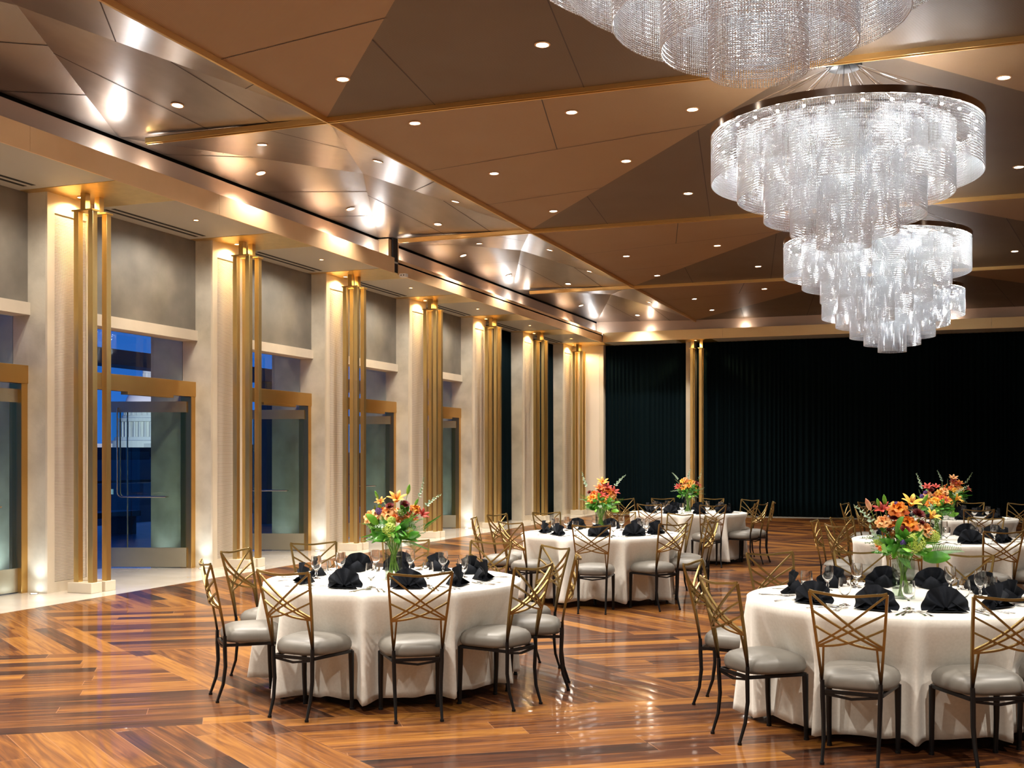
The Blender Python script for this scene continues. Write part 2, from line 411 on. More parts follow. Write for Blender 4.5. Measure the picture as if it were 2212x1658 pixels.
curtain('drape', 'y', bays[6][0]+.01, bays[6][1]-.01, -10.42, .02, 4.82, 'dark blue-black drape in the left wall bay closest to the corner', seed=5)
curtain('drape', 'x', -9.15, -6.79, 32.02, .02, 4.83, 'narrow dark drape on the far wall between corner pier and brass column', seed=7)
curtain('drape', 'x', -6.50, 8.0, 32.02, .02, 4.83, 'very wide dark drape covering the far wall right of the brass column', seed=9)
# backing behind the drapes, far wall piers
S = MB(); S.mat(MT['dark']).box(-11.2, -11.1, bays[5][0], bays[5][1], 0, ZS).box(-11.2, -11.1, bays[6][0], bays[6][1], 0, ZS); struct(S.build('wall_left'))
S = MB(); S.mat(MT['stone_plain']).box(-11.2, -9.17, YF, 32.3, 0, ZS+.6)
S.mat(MT['rib']).box(-10.1, -9.29, YF-.012, YF, .13, 4.6)
S.mat(MT['stone_plain']).box(-6.77, -6.53, YF-.02, 32.3, 0, ZS)
S.mat(MT['dark']).box(-9.17, -6.77, 32.2, 32.35, 0, 5.6).box(-6.53, 14, 32.2, 32.35, 0, 5.6); struct(S.build('wall_far'))
# rest of the hall: right wall and the wall behind the camera
S = MB(); S.mat(MT['stone']).box(12.5, 12.8, -4, 32.3, 0, 6); struct(S.build('wall_right'))
S = MB(); S.mat(MT['stone']).box(-11.6, 12.8, -4.3, -4, 0, 6); struct(S.build('wall_near'))
S = MB(); S.mat(MT['stone']).box(-11.2, -10.1, -4, COLY[0]-.375, 0, ZS); struct(S.build('wall_left'))
S = MB(); S.mat(MT['marble']).box(-10.1, -9.98, 0, .01, 0, .01)
# beam: soffit, fascia, stepped cove
XFa, XCv = -8.91, -9.15
def beam():
    S = MB()
    S.mat(MT['soffit']).box(-11.2, XFa-.045, -4, 32.3, ZS, ZS+.05).box(-8.955, 12.8, 30.89, 32.3, ZS, ZS+.05)
    S.mat(MT['bronze'])
    # slot diffusers are dark lines in the soffit
    S.mat(MT['dark'])
    for k in range(len(COLY)-1):
        y0, y1 = COLY[k]+.72, COLY[k+1]-.66
        for x in (-10.20, -10.07): S.box(x, x+.06, y0, y1, ZS-.002, ZS)
    S.mat(MT['brass'])
    for yc in COLY: S.box(-10.38, XFa-.02, yc-.52, yc+.58, ZS-.006, ZS)
    S.box(-6.9, -5.9, 30.92, 32.0, ZS-.006, ZS)
    S.box(-10.36, XFa+.02, -4, 31.9, ZS-.001, ZS+.001) if False else None
    return struct(S.build('trim_1'))
beam()
def fascia(axis, a, b, fixed, name, step=3.335, off=0, mt='bronze'):
    S = MB(); S.mat(MT[mt])
    u = a
    while u < b-.01:
        v = min(b, u+step-(off if u == a else 0))
        if axis == 'y':
            S.box(fixed-.02, fixed, u+.002, v-.002, ZS-.02, 5.085); S.box(fixed-.10, fixed-.0201, u+.002, v-.002, 5.065, 5.085)
        else:
            S.box(u+.002, v-.002, fixed, fixed+.02, ZS-.02, 5.085); S.box(u+.002, v-.002, fixed+.0201, fixed+.10, 5.065, 5.085)
        u = v
    return struct(S.build(name))
fascia('y', -4, 17.92, XFa, 'trim_2', off=-.1)
fascia('y', 18.10, 30.88, XFa-.02, 'trim_3')
fascia('x', XFa, 12.8, 30.88, 'trim_4', mt='far_brass')
S = MB(); S.mat(MT['dark']).box(XFa-.22, XFa-.03, 17.92, 18.10, ZS, 5.5)
S.mat(MT['bronze']).box(XCv-.1, XFa-.06, 17.80, 17.92, ZS, 5.40).box(XCv-.1, XFa-.04, 18.10, 18.16, ZS, 5.40)
struct(S.build('trim_5'))
S = MB(); S.mat(MT['cove']).box(XCv-.05, XCv, -4, 17.8, 5.0, 5.375).box(XCv-.05, XCv, 18.16, 31.12, 5.0, 5.375).box(XCv, 12.8, 31.1, 31.16, 5.0, 5.46)
S.mat(MT['dark']).box(XCv-.12, XCv-.10, -4, 32.3, 5.0, 6.1).box(XCv, 12.8, 31.2, 31.24, 5.0, 6.1).box(-11.2, -9.2, 32.2, 32.3, 4.84, 6.1)  # dark sheets added behind the cove: blacken its gap, block stray sky
S.mat(MT['soffit']).box(XCv-.02, XFa-.02, -4, 31.1, 5.0, 5.03).box(XFa, 12.8, 30.9, 31.12, 5.0, 5.03)
struct(S.build('trim_6'))
# ceiling of folded bronze facets
YS = [-2.2, 4.45, 11.1, 17.75, 24.4, 31.1]
XT, XR, XP, ZP = -6.35, 4.59, -.88, 5.49
def ceiling():
    S = MB()
    def lerp(p, q, t): return tuple(p[i]+(q[i]-p[i])*t for i in range(3))
    def seam(p, q):
        p, q = Vector(p), Vector(q); d = (q-p).normalized(); n = Vector((-d.y, d.x, 0)).normalized()*.006; dz = Vector((0, 0, -.003))
        S.mat(MT['seam']).add([p-n+dz, p+n+dz, q+n+dz, q-n+dz], [(0, 1, 2, 3)])
    for i in range(5):
        y0, y1 = YS[i], YS[i+1]
        A, D, A2, D2, P = (XT, y0, ZT), (XT, y1, ZT), (XR, y0, ZT), (XR, y1, ZT), (XP, y0, ZP)
        S.mat(MT['ceil_lit']).add([A, D, P], [(0, 1, 2)]); S.add([P, D2, A2], [(0, 1, 2)])
        S.mat(MT['ceil_shaded']).add([P, D, D2], [(0, 1, 2)])
        S.mat(MT['bronze']).add([A, P, (XP, y0, ZT-.02), A], [(0, 1, 2)]); S.add([P, A2, (XP, y0, ZT-.02)], [(0, 1, 2)])
        seam(lerp(A, D, .38), lerp(P, D, .30)); seam(lerp(A, D, .70), lerp(P, D, .66)); seam(lerp(A, P, .45), lerp(lerp(A, D, .38), lerp(P, D, .30), .5))
        seam(lerp(P, D, .33), lerp(D, D2, .27)); seam(lerp(P, D, .72), lerp(D, D2, .12)); seam(lerp(P, D2, .33), lerp(D, D2, .73)); seam(P, lerp(D, D2, .45)); seam(lerp(P, D2, .7), lerp(D, D2, .9))
        for sgn, xt, xb, xv in ((-1, XT, -9.15, -7.9), (1, XR, XR+2.8, XR+1.55)):
            A, D = (xt, y0, ZT), (xt, y1, ZT); B, E_ = (xb, y0, 5.42), (xb, y1, 5.42); V = (xv, y0+3.76, 5.75)
            S.mat(MT['ceil_s']).add([A, D, V], [(0, 1, 2)]); S.add([V, D, E_], [(0, 1, 2)])
            S.mat(MT['ceil_b']).add([V, E_, B], [(0, 1, 2)]); S.mat(MT['ceil_s']).add([A, V, B], [(0, 1, 2)])
            seam(lerp(V, E_, .25), lerp(B, E_, .45)); seam(lerp(V, E_, .62), lerp(B, E_, .72)); seam(lerp(V, B, .5), lerp(B, E_, .12))
            seam(lerp(V, E_, .30), lerp(D, E_, .55)); seam(lerp(V, D, .45), lerp(D, E_, .25)); seam(lerp(A, V, .5), lerp(A, B, .35)); seam(lerp(V, D, .28), lerp(A, D, .45)); seam(lerp(V, D, .7), lerp(A, D, .8))
    S.mat(MT['soffit']).box(XR+2.8, 12.8, -4, 31.2, 5.42, 5.6).box(XT-3, 12.8, -4, YS[0], 5.42, 5.6)
    S.mat(MT['dark']).box(-11.6, 12.8, -4.3, 32.35, 6.0, 6.1)
    return struct(S.build('ceiling'))
ceiling()
# brass grid trims under the ceiling
n = 7
for i, y in enumerate(YS[1:]):
    if i == 4: continue
    S = MB(); S.mat(MT['trimbrass']).box(-8.75, XR+2.4, y-.022, y-.007, 5.31, 5.37).box(-8.75, XR+2.4, y+.007, y+.022, 5.30, 5.37)
    S.mat(MT['dark']).box(-8.76, XR+2.4, y-.007, y+.007, 5.325, 5.38); S.box(-8.76, XR+2.4, y+.022, y+.036, 5.355, 5.38); struct(S.build('trim_%d' % n)); n += 1
for x in (XT, XR):
    S = MB(); S.mat(MT['trimbrass']).box(x-.022, x-.007, YS[0], 31.1, 5.312, 5.37).box(x+.007, x+.022, YS[0], 31.1, 5.302, 5.37)
    S.mat(MT['dark']).box(x-.007, x+.007, YS[0], 31.1, 5.326, 5.38); struct(S.build('trim_%d' % n)); n += 1

#COLUMNS
# ------------------------------------------------------------------ brass columns
def make_column():
    r = thing('brass_column', (0, 0, 0))
    for sy in (-1, 1):
        y = sy*.1225; e = .06
        p = MB(); p.mat(MT['stone_plain']).box(-.19, .17, y-e-.035, y+e+.035, 0, .125); bevel(p.build('plinth', None, r), .006)
        for (x0, x1) in ((-.145, -.072), (.072, .145)):
            m = MB(); m.mat(MT['brass']).box(x0, x1, y-.04, y+.04, .125, 4.615); bevel(m.build('shaft', None, r), .002, 1)
        m = MB(); m.mat(MT['brass']).box(-.155, .155, y-.066, y+.066, 4.615, 4.633); m.build('cap_plate', None, r)
        m = MB(); m.mat(MT['brass']).box(-.04, .035, y-.04, y+.04, 4.633, ZS-.006); m.build('stub', None, r)
    return r
col0 = make_column()
pos = ['nearest', 'second', 'third', 'fourth', 'fifth', 'sixth', 'seventh']
first = True
for k, yc in enumerate(COLY[1:]):
    c = col0 if k == 0 else copy_tree(col0)
    c.location = (-9.75, yc, 0)
    lab = ['four-shaft brushed brass column left of the bay with the white dome',
           'four-shaft brass column right of the bay with the white dome, second from the camera',
           'four-shaft brass column third from the camera, under the break in the beam',
           'four-shaft brass column behind the front left table bouquet, fourth from the camera',
           'four-shaft brass column between the last glass door and the first drape',
           'four-shaft brass column between the two draped bays of the left wall',
           'four-shaft brass column standing in the far left corner of the hall'][k]
    tag(c, lab, 'column', 'brass columns along the walls')
c = copy_tree(col0); c.location = (-6.39, 31.5, 0); c.rotation_euler = (0, 0, math.pi/2)
tag(c, 'four-shaft brass column standing alone between the two far wall drapes', 'column', 'brass columns along the walls')
# warm lamps in the soffit above each column
def disc_lamp(name, loc, r, mat, label, cat, group, normal=(0, 0, -1), rim=None):
    e = thing(name, loc, 0, label, cat, group)
    e.rotation_mode = 'QUATERNION'; e.rotation_quaternion = Vector(normal).to_track_quat('-Z', 'Y')
    e.scale = (1, 1, 1)
    b = MB(); b.mat(rim or MT['bronze']).lathe([(r*1.32, 0), (r*1.32, -.006), (r*1.05, -.009), (r*1.0, .0), (r*.9, .012)], 20, capb=False, capt=False); smooth_edges(b.build('lamp_rim', None, e))
    b = MB(); b.mat(mat).lathe([(r*1.0, -.003), (.001, -.003)], 20, capb=False, capt=False); b.build('lamp_lens', None, e)
    return e
cn = ['above the column left of the dome bay', 'above the column right of the dome bay', 'above the third column from the camera', 'above the fourth column from the camera',
      'above the column before the first drape', 'above the column between the two draped bays', 'above the corner column']
for k, yc in enumerate(COLY[1:]):
    for dx, tgt in ((-.16, 0),):
        disc_lamp('soffit_lamp', (-9.93, yc, ZS-.009), .035, MT['lampwarm'], 'small warm soffit lamp '+cn[k], 'lamp', 'warm lamps above the columns')
        lamp('SPOT', 'soffit_light', (-9.93, yc, ZS-.03), 13, GOLDL, (-.02, 0, -1), .03, 150, .4)
        lamp('SPOT', 'soffit_light', (-9.55, yc, ZS-.03), 16, GOLDL, (0, 0, -1), .03, 140, .5)
lamp('SPOT', 'soffit_light', (-6.39, 31.28, ZS-.03), 20, GOLDL, (0, 0, -1), .03, 150, .4)
disc_lamp('soffit_lamp', (-6.39, 31.28, ZS-.009), .035, MT['lampwarm'], 'small warm soffit lamp above the lone far wall column', 'lamp', 'warm lamps above the columns')
# small downlights in the soffit between the columns, plus added wall fill spots
for k in range(len(COLY)-1):
    y = (COLY[k]+COLY[k+1])/2
    if k > 0: disc_lamp('soffit_downlight', (-9.45, y, ZS-.001), .03, MT['lampwarm'], 'small soffit downlight midway '+['', 'over the bay with the white dome', 'over the second open door', 'over the third open door', 'over the fourth glass door', 'over the nearer draped bay', 'over the farther draped bay'][k], 'lamp', 'small downlights between the columns')
    for dx in (0, -.25): lamp('SPOT', 'soffit_wash_fill', (-9.45+dx, y, ZS-.03), 14, WARM, (0, 0, -1), .05, 165, .5)  # spot at the downlight, plus one added beside it to brighten the wall
    lamp('SPOT', 'soffit_wash_fill', (-9.2, y+1.2, ZS-.03), 10, WARM, (0, 0, -1), .05, 165, .5)  # added fill spot for the wall, no fixture here
# cool uplights recessed in the marble beside each pier
un = ['at the pier left of the first brass column', 'at the pier right of the dome bay', 'at the pier before the third brass column', 'at the pier before the fourth brass column', 'at the pier before the first drape']
for k, yc in enumerate(COLY[1:6]):
    y = yc-.375-.09
    e = thing('floor_uplight', (-10.22, y, 0), 0, 'small cool floor uplight '+un[k], 'lamp', 'cool uplights at the piers')
    b = MB(); b.mat(MT['chrome']).lathe([(.05, 0), (.05, .004), (.036, .005)], 20, capb=False, capt=False); b.build('lamp_rim', None, e)
    b = MB(); b.mat(MT['lampcool']).lathe([(.036, .004), (.001, .004)], 20, capb=False, capt=False); b.build('lamp_lens', None, e)
    lamp('SPOT', 'uplight', (-10.22, y-.08, .02), 4.5, COOL, (0, .12, 1), .03, 90, 1.0)
    lamp('SPOT', 'uplight_outside', (-10.95, y-.16, .02), 11, COOL, (0, .2, 1), .03, 90, 1.0)
# cove lights standing on top of the beam near the ceiling valleys
for y, pw, colr in ((10.85, 2.2, COOL), (11.6, .8, WARM), (17.45, 2.2, COOL), (24.1, 2.2, COOL), (18.6, .8, WARM), (24.9, .8, WARM), (30.8, 2, COOL), (4.2, 2, COOL)):
    lamp('POINT', 'cove_light', (-9.03, y, 5.14), pw, colr, size=.05)
for x in (-7.6, -5.0, -2.4, .2, 2.8): lamp('POINT', 'cove_light', (x, 31.0, 5.14), 1.2, WARM, size=.05)

# ------------------------------------------------------------------ recessed downlights of the ceiling, plus unseen fill spots near the camera
DL = [(-3.41,9.85,5.41),(-5.56,10.04,5.4),(-7.81,10.43,5.47),(-3.82,12.01,5.48),(-2.58,12.47,5.54),(0.56,12.54,5.55),(-5.54,11.65,5.4),(-7.87,12.18,5.5),(-5.55,14.09,5.4),(-8.75,13.51,5.52),(-6.92,13.43,5.5),(-3.8,14.24,5.48),(-3.41,16.18,5.42),(-5.56,16.57,5.4),(-6.91,15.95,5.5),(-8.72,15.99,5.53),(-7.77,17.21,5.46),(-8.02,19.61,5.57),(-8.71,20.48,5.54),(-6.87,20.27,5.49),(-3.8,20.53,5.48),(-5.54,20.78,5.4),(-3.43,22.88,5.42),(1.2,22.84,5.42),(-8.74,23.04,5.53),(-6.91,22.95,5.5),(-5.54,23.23,5.4),(-7.72,24.03,5.44),(-5.54,27.0,5.4),(-3.79,26.21,5.48),(-5.54,29.2,5.4),(-6.9,28.08,5.5),(-8.74,28.28,5.53),(-7.79,30.38,5.48)]
def ceil_at(x, y):
    for i in range(5):
        y0, y1 = YS[i], YS[i+1]
        if not (y0 <= y < y1): continue
        A, D, A2, D2, P = (XT, y0, ZT), (XT, y1, ZT), (XR, y0, ZT), (XR, y1, ZT), (XP, y0, ZP)
        tr = [(A, D, P), (P, D2, A2), (P, D, D2)]
        V = (-7.9, y0+3.76, 5.75); B = (-9.15, y0, 5.42); E_ = (-9.15, y1, 5.42); tr += [(A, D, V), (V, D, E_), (V, E_, B), (A, V, B)]
        for a, b, c in tr:
            d = (b[1]-c[1])*(a[0]-c[0])+(c[0]-b[0])*(a[1]-c[1])
            u = ((b[1]-c[1])*(x-c[0])+(c[0]-b[0])*(y-c[1]))/d; v = ((c[1]-a[1])*(x-c[0])+(a[0]-c[0])*(y-c[1]))/d
            if u >= -1e-4 and v >= -1e-4 and u+v <= 1.0001:
                nn = (Vector(b)-Vector(a)).cross(Vector(c)-Vector(a)).normalized()
                if nn.z > 0: nn = -nn
                return u*a[2]+v*b[2]+(1-u-v)*c[2], nn
    return 5.4, Vector((0, 0, -1))
DL += [(-3.41,3.2,0),(-5.56,3.4,0),(-5.55,7.4,0),(0.9,9.85,0),(3.0,10.0,0),(-3.8,7.5,0),(2.9,7.4,0),(0.9,16.2,0),(3.0,14.2,0),(3.0,20.6,0),(.9,3.2,0),(2.9,27,0),(-7.5,6.5,0),(-7.8,3.5,0),(3.2,4.4,0),(-1,-.5,0),(-4,-.8,0),(2.2,-.8,0),(-7,-.5,0)]  # unseen lamps added; those near the camera act as front fill
def dl_cell(y): return max(i for i in range(6) if y >= YS[i])
def dl_cls(x):
    for lim, nm in ((-8.3, 'row hugging the beam'), (-7.3, 'centre row of the side strip'), (-6.4, 'row just left of the lengthwise trim'), (-4.5, 'row just right of the lengthwise trim'),
                    (-3.6, 'second central row'), (-3.0, 'third central row'), (-1.5, 'fourth central row'), (1.5, 'row right of the chandeliers'), (9, 'rightmost row')):
        if x < lim: return nm
def dl_label(x, y):
    same = sorted(v[1] for v in DL if dl_cls(v[0]) == dl_cls(x) and dl_cell(v[1]) == dl_cell(y))
    k = same.index(y); w = ['only downlight', 'nearer downlight', 'farther downlight', 'middle downlight'][0 if len(same) == 1 else (1 if k == 0 else (2 if k == len(same)-1 else 3))]
    return 'round %s, %s, %s ceiling bay from the camera' % (w, dl_cls(x), {1: 'first', 2: 'second', 3: 'third', 4: 'fourth', 5: 'last'}[dl_cell(y)])
for i, (x, y, z) in enumerate(DL):
    z, nn = ceil_at(x, y)
    if y > 8.5: disc_lamp('recessed_downlight', (x, y, z-.004), .055, MT['lampface'], dl_label(x, y), 'downlight', 'recessed downlights of the ceiling', nn)
    lamp('SPOT', 'downlight', (x, y, z-.05), 85 if y > 8.5 else 210, WARM, (0, 0, -1), .05, 125, .8)  # the stronger bare spots near the camera are added front fill

#CHANDELIERS
# ------------------------------------------------------------------ crystal chandeliers
ZR = 4.79; RO = 1.27
TIERS = [(RO, 4.33), (RO*.8, 4.16), (RO*.6, 3.955), (RO*.4, 3.81), (RO*.2, 3.68)]
def bead_mesh(name, R, zb, zt, pitch=.0148, rowp=.0124, br=.0058, seed=0):
    rg = np.random.default_rng(seed)
    ns = int(2*math.pi*R/pitch); nr = int((zt-zb)/rowp)
    th = np.linspace(0, 2*math.pi, ns, endpoint=False)
    T, K = np.meshgrid(th, np.arange(nr), indexing='ij'); T = T.ravel(); K = K.ravel()
    jit = np.repeat(rg.uniform(-.0015, .0015, ns), nr)
    C = np.stack([R*np.cos(T), R*np.sin(T), zb+K*rowp+jit], 1)
    C = np.concatenate([C, C[:0]])
    n = len(C)
    ang = T + (K % 2)*math.pi/4
    o = np.zeros((n, 6, 3))
    o[:, 0] = [0, 0, 1.15]; o[:, 1] = [0, 0, -1.15]
    for j in range(4):
        o[:, 2+j, 0] = np.cos(ang+j*math.pi/2); o[:, 2+j, 1] = np.sin(ang+j*math.pi/2)
    V = (C[:, None, :]+o*br).reshape(-1, 3)
    tri = np.array([(0, 2, 3), (0, 3, 4), (0, 4, 5), (0, 5, 2), (1, 3, 2), (1, 4, 3), (1, 5, 4), (1, 2, 5)])
    F_ = (tri[None]+(np.arange(n)*6)[:, None, None]).reshape(-1)
    me = bpy.data.meshes.new(name); me.vertices.add(len(V)); me.vertices.foreach_set('co', V.ravel())
    nf = len(F_)//3; me.loops.add(len(F_)); me.loops.foreach_set('vertex_index', F_)
    me.polygons.add(nf); me.polygons.foreach_set('loop_start', np.arange(0, nf*3, 3)); me.polygons.foreach_set('loop_total', np.full(nf, 3))
    me.polygons.foreach_set('use_smooth', np.zeros(nf, bool))
    me.materials.append(MT['crystal']); me.update(calc_edges=True); return me
def make_chandelier(zc):
    r = thing('crystal_chandelier', (0, 0, 0))
    for i, (R, zb) in enumerate(TIERS):
        o = link('crystal_tier', bead_mesh('crystal_tier', R, zb, ZR-.01, seed=i), r)
        o['label'] = ['outermost tier of crystal strings', 'second tier of crystal strings', 'third tier of crystal strings', 'fourth tier of crystal strings', 'innermost longest tier of crystal strings'][i]; o['kind'] = 'stuff'
    b = MB(); b.mat(MT['ring'])
    b.lathe([(RO+.012, ZR-.012), (RO+.012, ZR+.055), (RO-.012, ZR+.055), (RO-.012, ZR-.012), (RO+.012, ZR-.012)], 96, capb=False, capt=False)
    smooth_edges(b.build('outer_ring', None, r))
    b = MB(); b.mat(MT['ring'])
    for f in (.8, .6, .4, .2): b.lathe([(RO*f+.01, ZR-.01), (RO*f+.01, ZR+.01), (RO*f-.01, ZR+.01), (RO*f-.01, ZR-.01), (RO*f+.01, ZR-.01)], 64, capb=False, capt=False)
    for k in range(12):
        a = k*math.pi/6; b.tube([(.1*math.cos(a), .1*math.sin(a), ZR+.01), (RO*math.cos(a), RO*math.sin(a), ZR+.01)], .008, 4)
    b.lathe([(.55, ZR+.03), (.50, ZR+.075), (.3, ZR+.10), (.05, ZR+.11)], 48, capb=False)
    smooth_edges(b.build('spoked_frame', None, r))
    b = MB(); b.mat(MT['black_metal']).lathe([(.17, zc), (.17, zc-.05), (.155, zc-.06)], 32); smooth_edges(b.build('ceiling_canopy', None, r))
    for k in range(24):
        a = (k+.3)*2*math.pi/24; R = RO if k % 2 == 0 else RO*.6
        c = MB(); c.mat(MT['cutlery']).tube([(.14*math.cos(a), .14*math.sin(a), zc-.05), (R*math.cos(a), R*math.sin(a), ZR+(.05 if k % 2 == 0 else .01))], .0026, 4); c.build('cable', None, r)
    proto = None
    for k in range(30):
        a = (k+.5)*2*math.pi/30
        if proto is None:
            b = MB(); b.mat(MT['led']).lathe([(.001, -.018), (.013, -.01), (.016, 0), (.012, .008)], 8); proto = b.mesh('lamp_bulb')
        link('lamp_bulb', proto, r, ((RO-.07)*math.cos(a), (RO-.07)*math.sin(a), ZR-.045))
    return r
CHY = [6.1, 11.6, 17.1, 22.6]; CHX = -.914
ch0 = make_chandelier(5.47)
chl = ['huge crystal chandelier nearest the camera, cut off by the top of the picture', 'huge tiered crystal chandelier shown whole, second from the camera',
       'tiered crystal chandelier third from the camera, partly behind the whole one', 'tiered crystal chandelier farthest from the camera']
for i, y in enumerate(CHY):
    c = ch0 if i == 0 else copy_tree(ch0)
    z, nn = ceil_at(CHX, y); c.location = (CHX, y, z-5.475); tag(c, chl[i], 'chandelier', 'crystal chandeliers')
    for (rr, zz, n, e) in ((1.14, 4.62, 10, 1.0), (.75, 4.6, 6, .7), (.35, 4.3, 3, .7), (.7, 5.0, 4, 4.0)):
        for k in range(n):
            a = 2*math.pi*(k+.25)/n
            lamp('POINT', 'chandelier_light', (CHX+rr*math.cos(a), y+rr*math.sin(a), zz+z-5.475), e, (1, .99, .985), size=.05)

#TABLES
# ------------------------------------------------------------------ chairs
def qb(p0, p1, p2, n=8):
    return [tuple((1-t)**2*p0[i]+2*t*(1-t)*p1[i]+t*t*p2[i] for i in range(3)) for t in [k/n for k in range(n+1)]]
def make_chair():
    r = thing('banquet_chair')
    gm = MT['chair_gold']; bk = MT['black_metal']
    def zy(z):   # back plane lean
        t = max(0, (z-.43)/.5); return -.205-.10*t**1.25
    def hw(z): return .152+.048*max(0, (z-.43)/.5)
    def bow(u): return -.040*(1-u*u)
    def bp(u, z): return (u*hw(z), zy(z)+bow(u)*max(0, min(1, (z-.50)/.15)), z)
    def arc(u0, z0, u1, z1, sag=0, n=12):
        return [bp(u0+(u1-u0)*t, z0+(z1-z0)*t+sag*math.sin(math.pi*t)) for t in [k/n for k in range(n+1)]]
    q = math.pi/4
    f = MB(); f.mat(gm)
    for s in (-1, 1):
        f = MB(); f.mat(gm)
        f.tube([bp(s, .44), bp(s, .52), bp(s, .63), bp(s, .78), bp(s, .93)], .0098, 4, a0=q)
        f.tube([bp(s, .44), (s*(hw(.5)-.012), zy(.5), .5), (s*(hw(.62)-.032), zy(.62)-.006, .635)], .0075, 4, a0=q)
        f.build('back_post', None, r)
    f = MB(); f.mat(gm)
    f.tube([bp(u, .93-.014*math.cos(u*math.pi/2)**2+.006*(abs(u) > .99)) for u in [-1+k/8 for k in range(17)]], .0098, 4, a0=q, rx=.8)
    f.build('top_rail', None, r)
    f = MB(); f.mat(gm)
    for s in (-1, 1):
        for (z0, sg) in ((.925, -.022), (.825, -.006), (.742, -.022)):
            f.tube(arc(-s*.98, z0, s*.98, .632 if z0 < .9 else .645, sg if z0 > .8 else -.022), .0075, 4, a0=q, rx=1.2)
    f.build('lattice', None, r)
    c = MB(); c.mat(MT['cushion'])
    P = []; nu = 40
    prof = [(.0, .392), (.80, .392), (.955, .398), (1.0, .420), (1.0, .445), (.96, .468), (.86, .488), (.65, .503), (.35, .512), (.0, .515)]
    for (k, z) in prof:
        row = []
        for j in range(nu+1):
            a = 2*math.pi*j/nu; e = .55
            cx, sy = math.copysign(abs(math.cos(a))**e, math.cos(a)), math.copysign(abs(math.sin(a))**e, math.sin(a))
            y = sy*.205*k; wx = (.205+.022*(y/.205))*cx*k
            row.append((wx, y+.005, z))
        P.append(row)
    c.grid(P); smooth_edges(c.build('seat_cushion', None, r), 80)
    s = MB(); s.mat(bk)
    for (x0, y0, x1, y1) in ((-.155, -.2, .155, -.2), (-.19, .165, .19, .165), (-.155, -.2, -.19, .165), (.155, -.2, .19, .165)):
        s.tube([(x0, y0, .383), (x1, y1, .383)], .013, 4, a0=q)
    s.tube([(-.15, -.2, .372), (0, -.2, .352), (.15, -.2, .372)], .009, 4, a0=q)
    s.build('seat_frame', None, r)
    for sgn in (-1, 1):
        l = MB(); l.mat(bk)
        l.tube([(sgn*.152, -.205, .445), (sgn*.150, -.205, .36), (sgn*.146, -.200, .24), (sgn*.143, -.215, .12), (sgn*.144, -.253, .012)], [.012, .014, .013, .0115, .0095], 6)
        l.tube([(sgn*.144, -.253, .014), (sgn*.144, -.253, 0)], .013, 8); smooth_edges(l.build('leg', None, r), 50)
        l = MB(); l.mat(bk)
        l.tube([(sgn*.188, .165, .385), (sgn*.189, .168, .2), (sgn*.187, .175, .012)], [.019, .016, .013], 8)
        l.tube([(sgn*.187, .175, .014), (sgn*.187, .175, 0)], .016, 8); smooth_edges(l.build('leg', None, r), 50)
    return r
CHAIR = make_chair()

def cam2world(x, d): return (x*CT-d*ST, x*ST+d*CT)
TABLES = [  # name, camera-frame centre (right, depth), chair list (angle, radius of rear feet)
 ('front left table', (-.86, 8.35), [(-156, 1.28), (-115, 1.27), (-77, 1.26), (-40, 1.25), (-5.4, 1.27), (32, 1.36), (63, 1.42), (92, 1.44), (124, 1.38), (160, 1.28)], 'round'),
 ('front right table', (2.42, 7.22), [(-156, 1.28), (-120, 1.29), (-84, 1.27), (-48, 1.28), (-12, 1.28), (20, 1.3), (53, 1.42), (81, 1.42), (111, 1.36), (155, 1.27)], 'square'),
 ('middle table', (1.03, 13.35), [(-142, 1.29), (-98, 1.36), (-59, 1.25), (-22, 1.27), (8, 1.27), (41, 1.36), (75, 1.40), (113, 1.42), (146, 1.42), (178, 1.42)], 'round'),
 ('table by the far column', (2.80, 18.3), [(-160, 1.3), (-125, 1.28), (-83, 1.32), (-42, 1.26), (-12, 1.27), (31, 1.28), (65, 1.38), (100, 1.3), (127, 1.4), (165, 1.3)], 'round'),
 ('middle right table', (4.60, 12.3), [(-166, 1.22), (-126, 1.27), (-86, 1.27), (-48, 1.27), (-15, 1.27), (17, 1.3), (49, 1.36), (85, 1.38), (120, 1.36), (157, 1.28)], 'round'),
 ('far right table', (6.35, 16.7), [(-176, 1.28), (-130, 1.27), (-93, 1.2), (-57, 1.27), (-20, 1.27), (30, 1.5), (56, 1.36), (95, 1.3), (120, 1.5), (149, 1.46)], 'round')]
CLOCK = {1: 'one', 2: 'two', 3: 'three', 4: 'four', 5: 'five', 6: 'six', 7: 'seven', 8: 'eight', 9: 'nine', 10: 'ten', 11: 'eleven', 12: 'twelve'}
def clock(a):
    h = round((90-a)/30) % 12; return h if h else 12

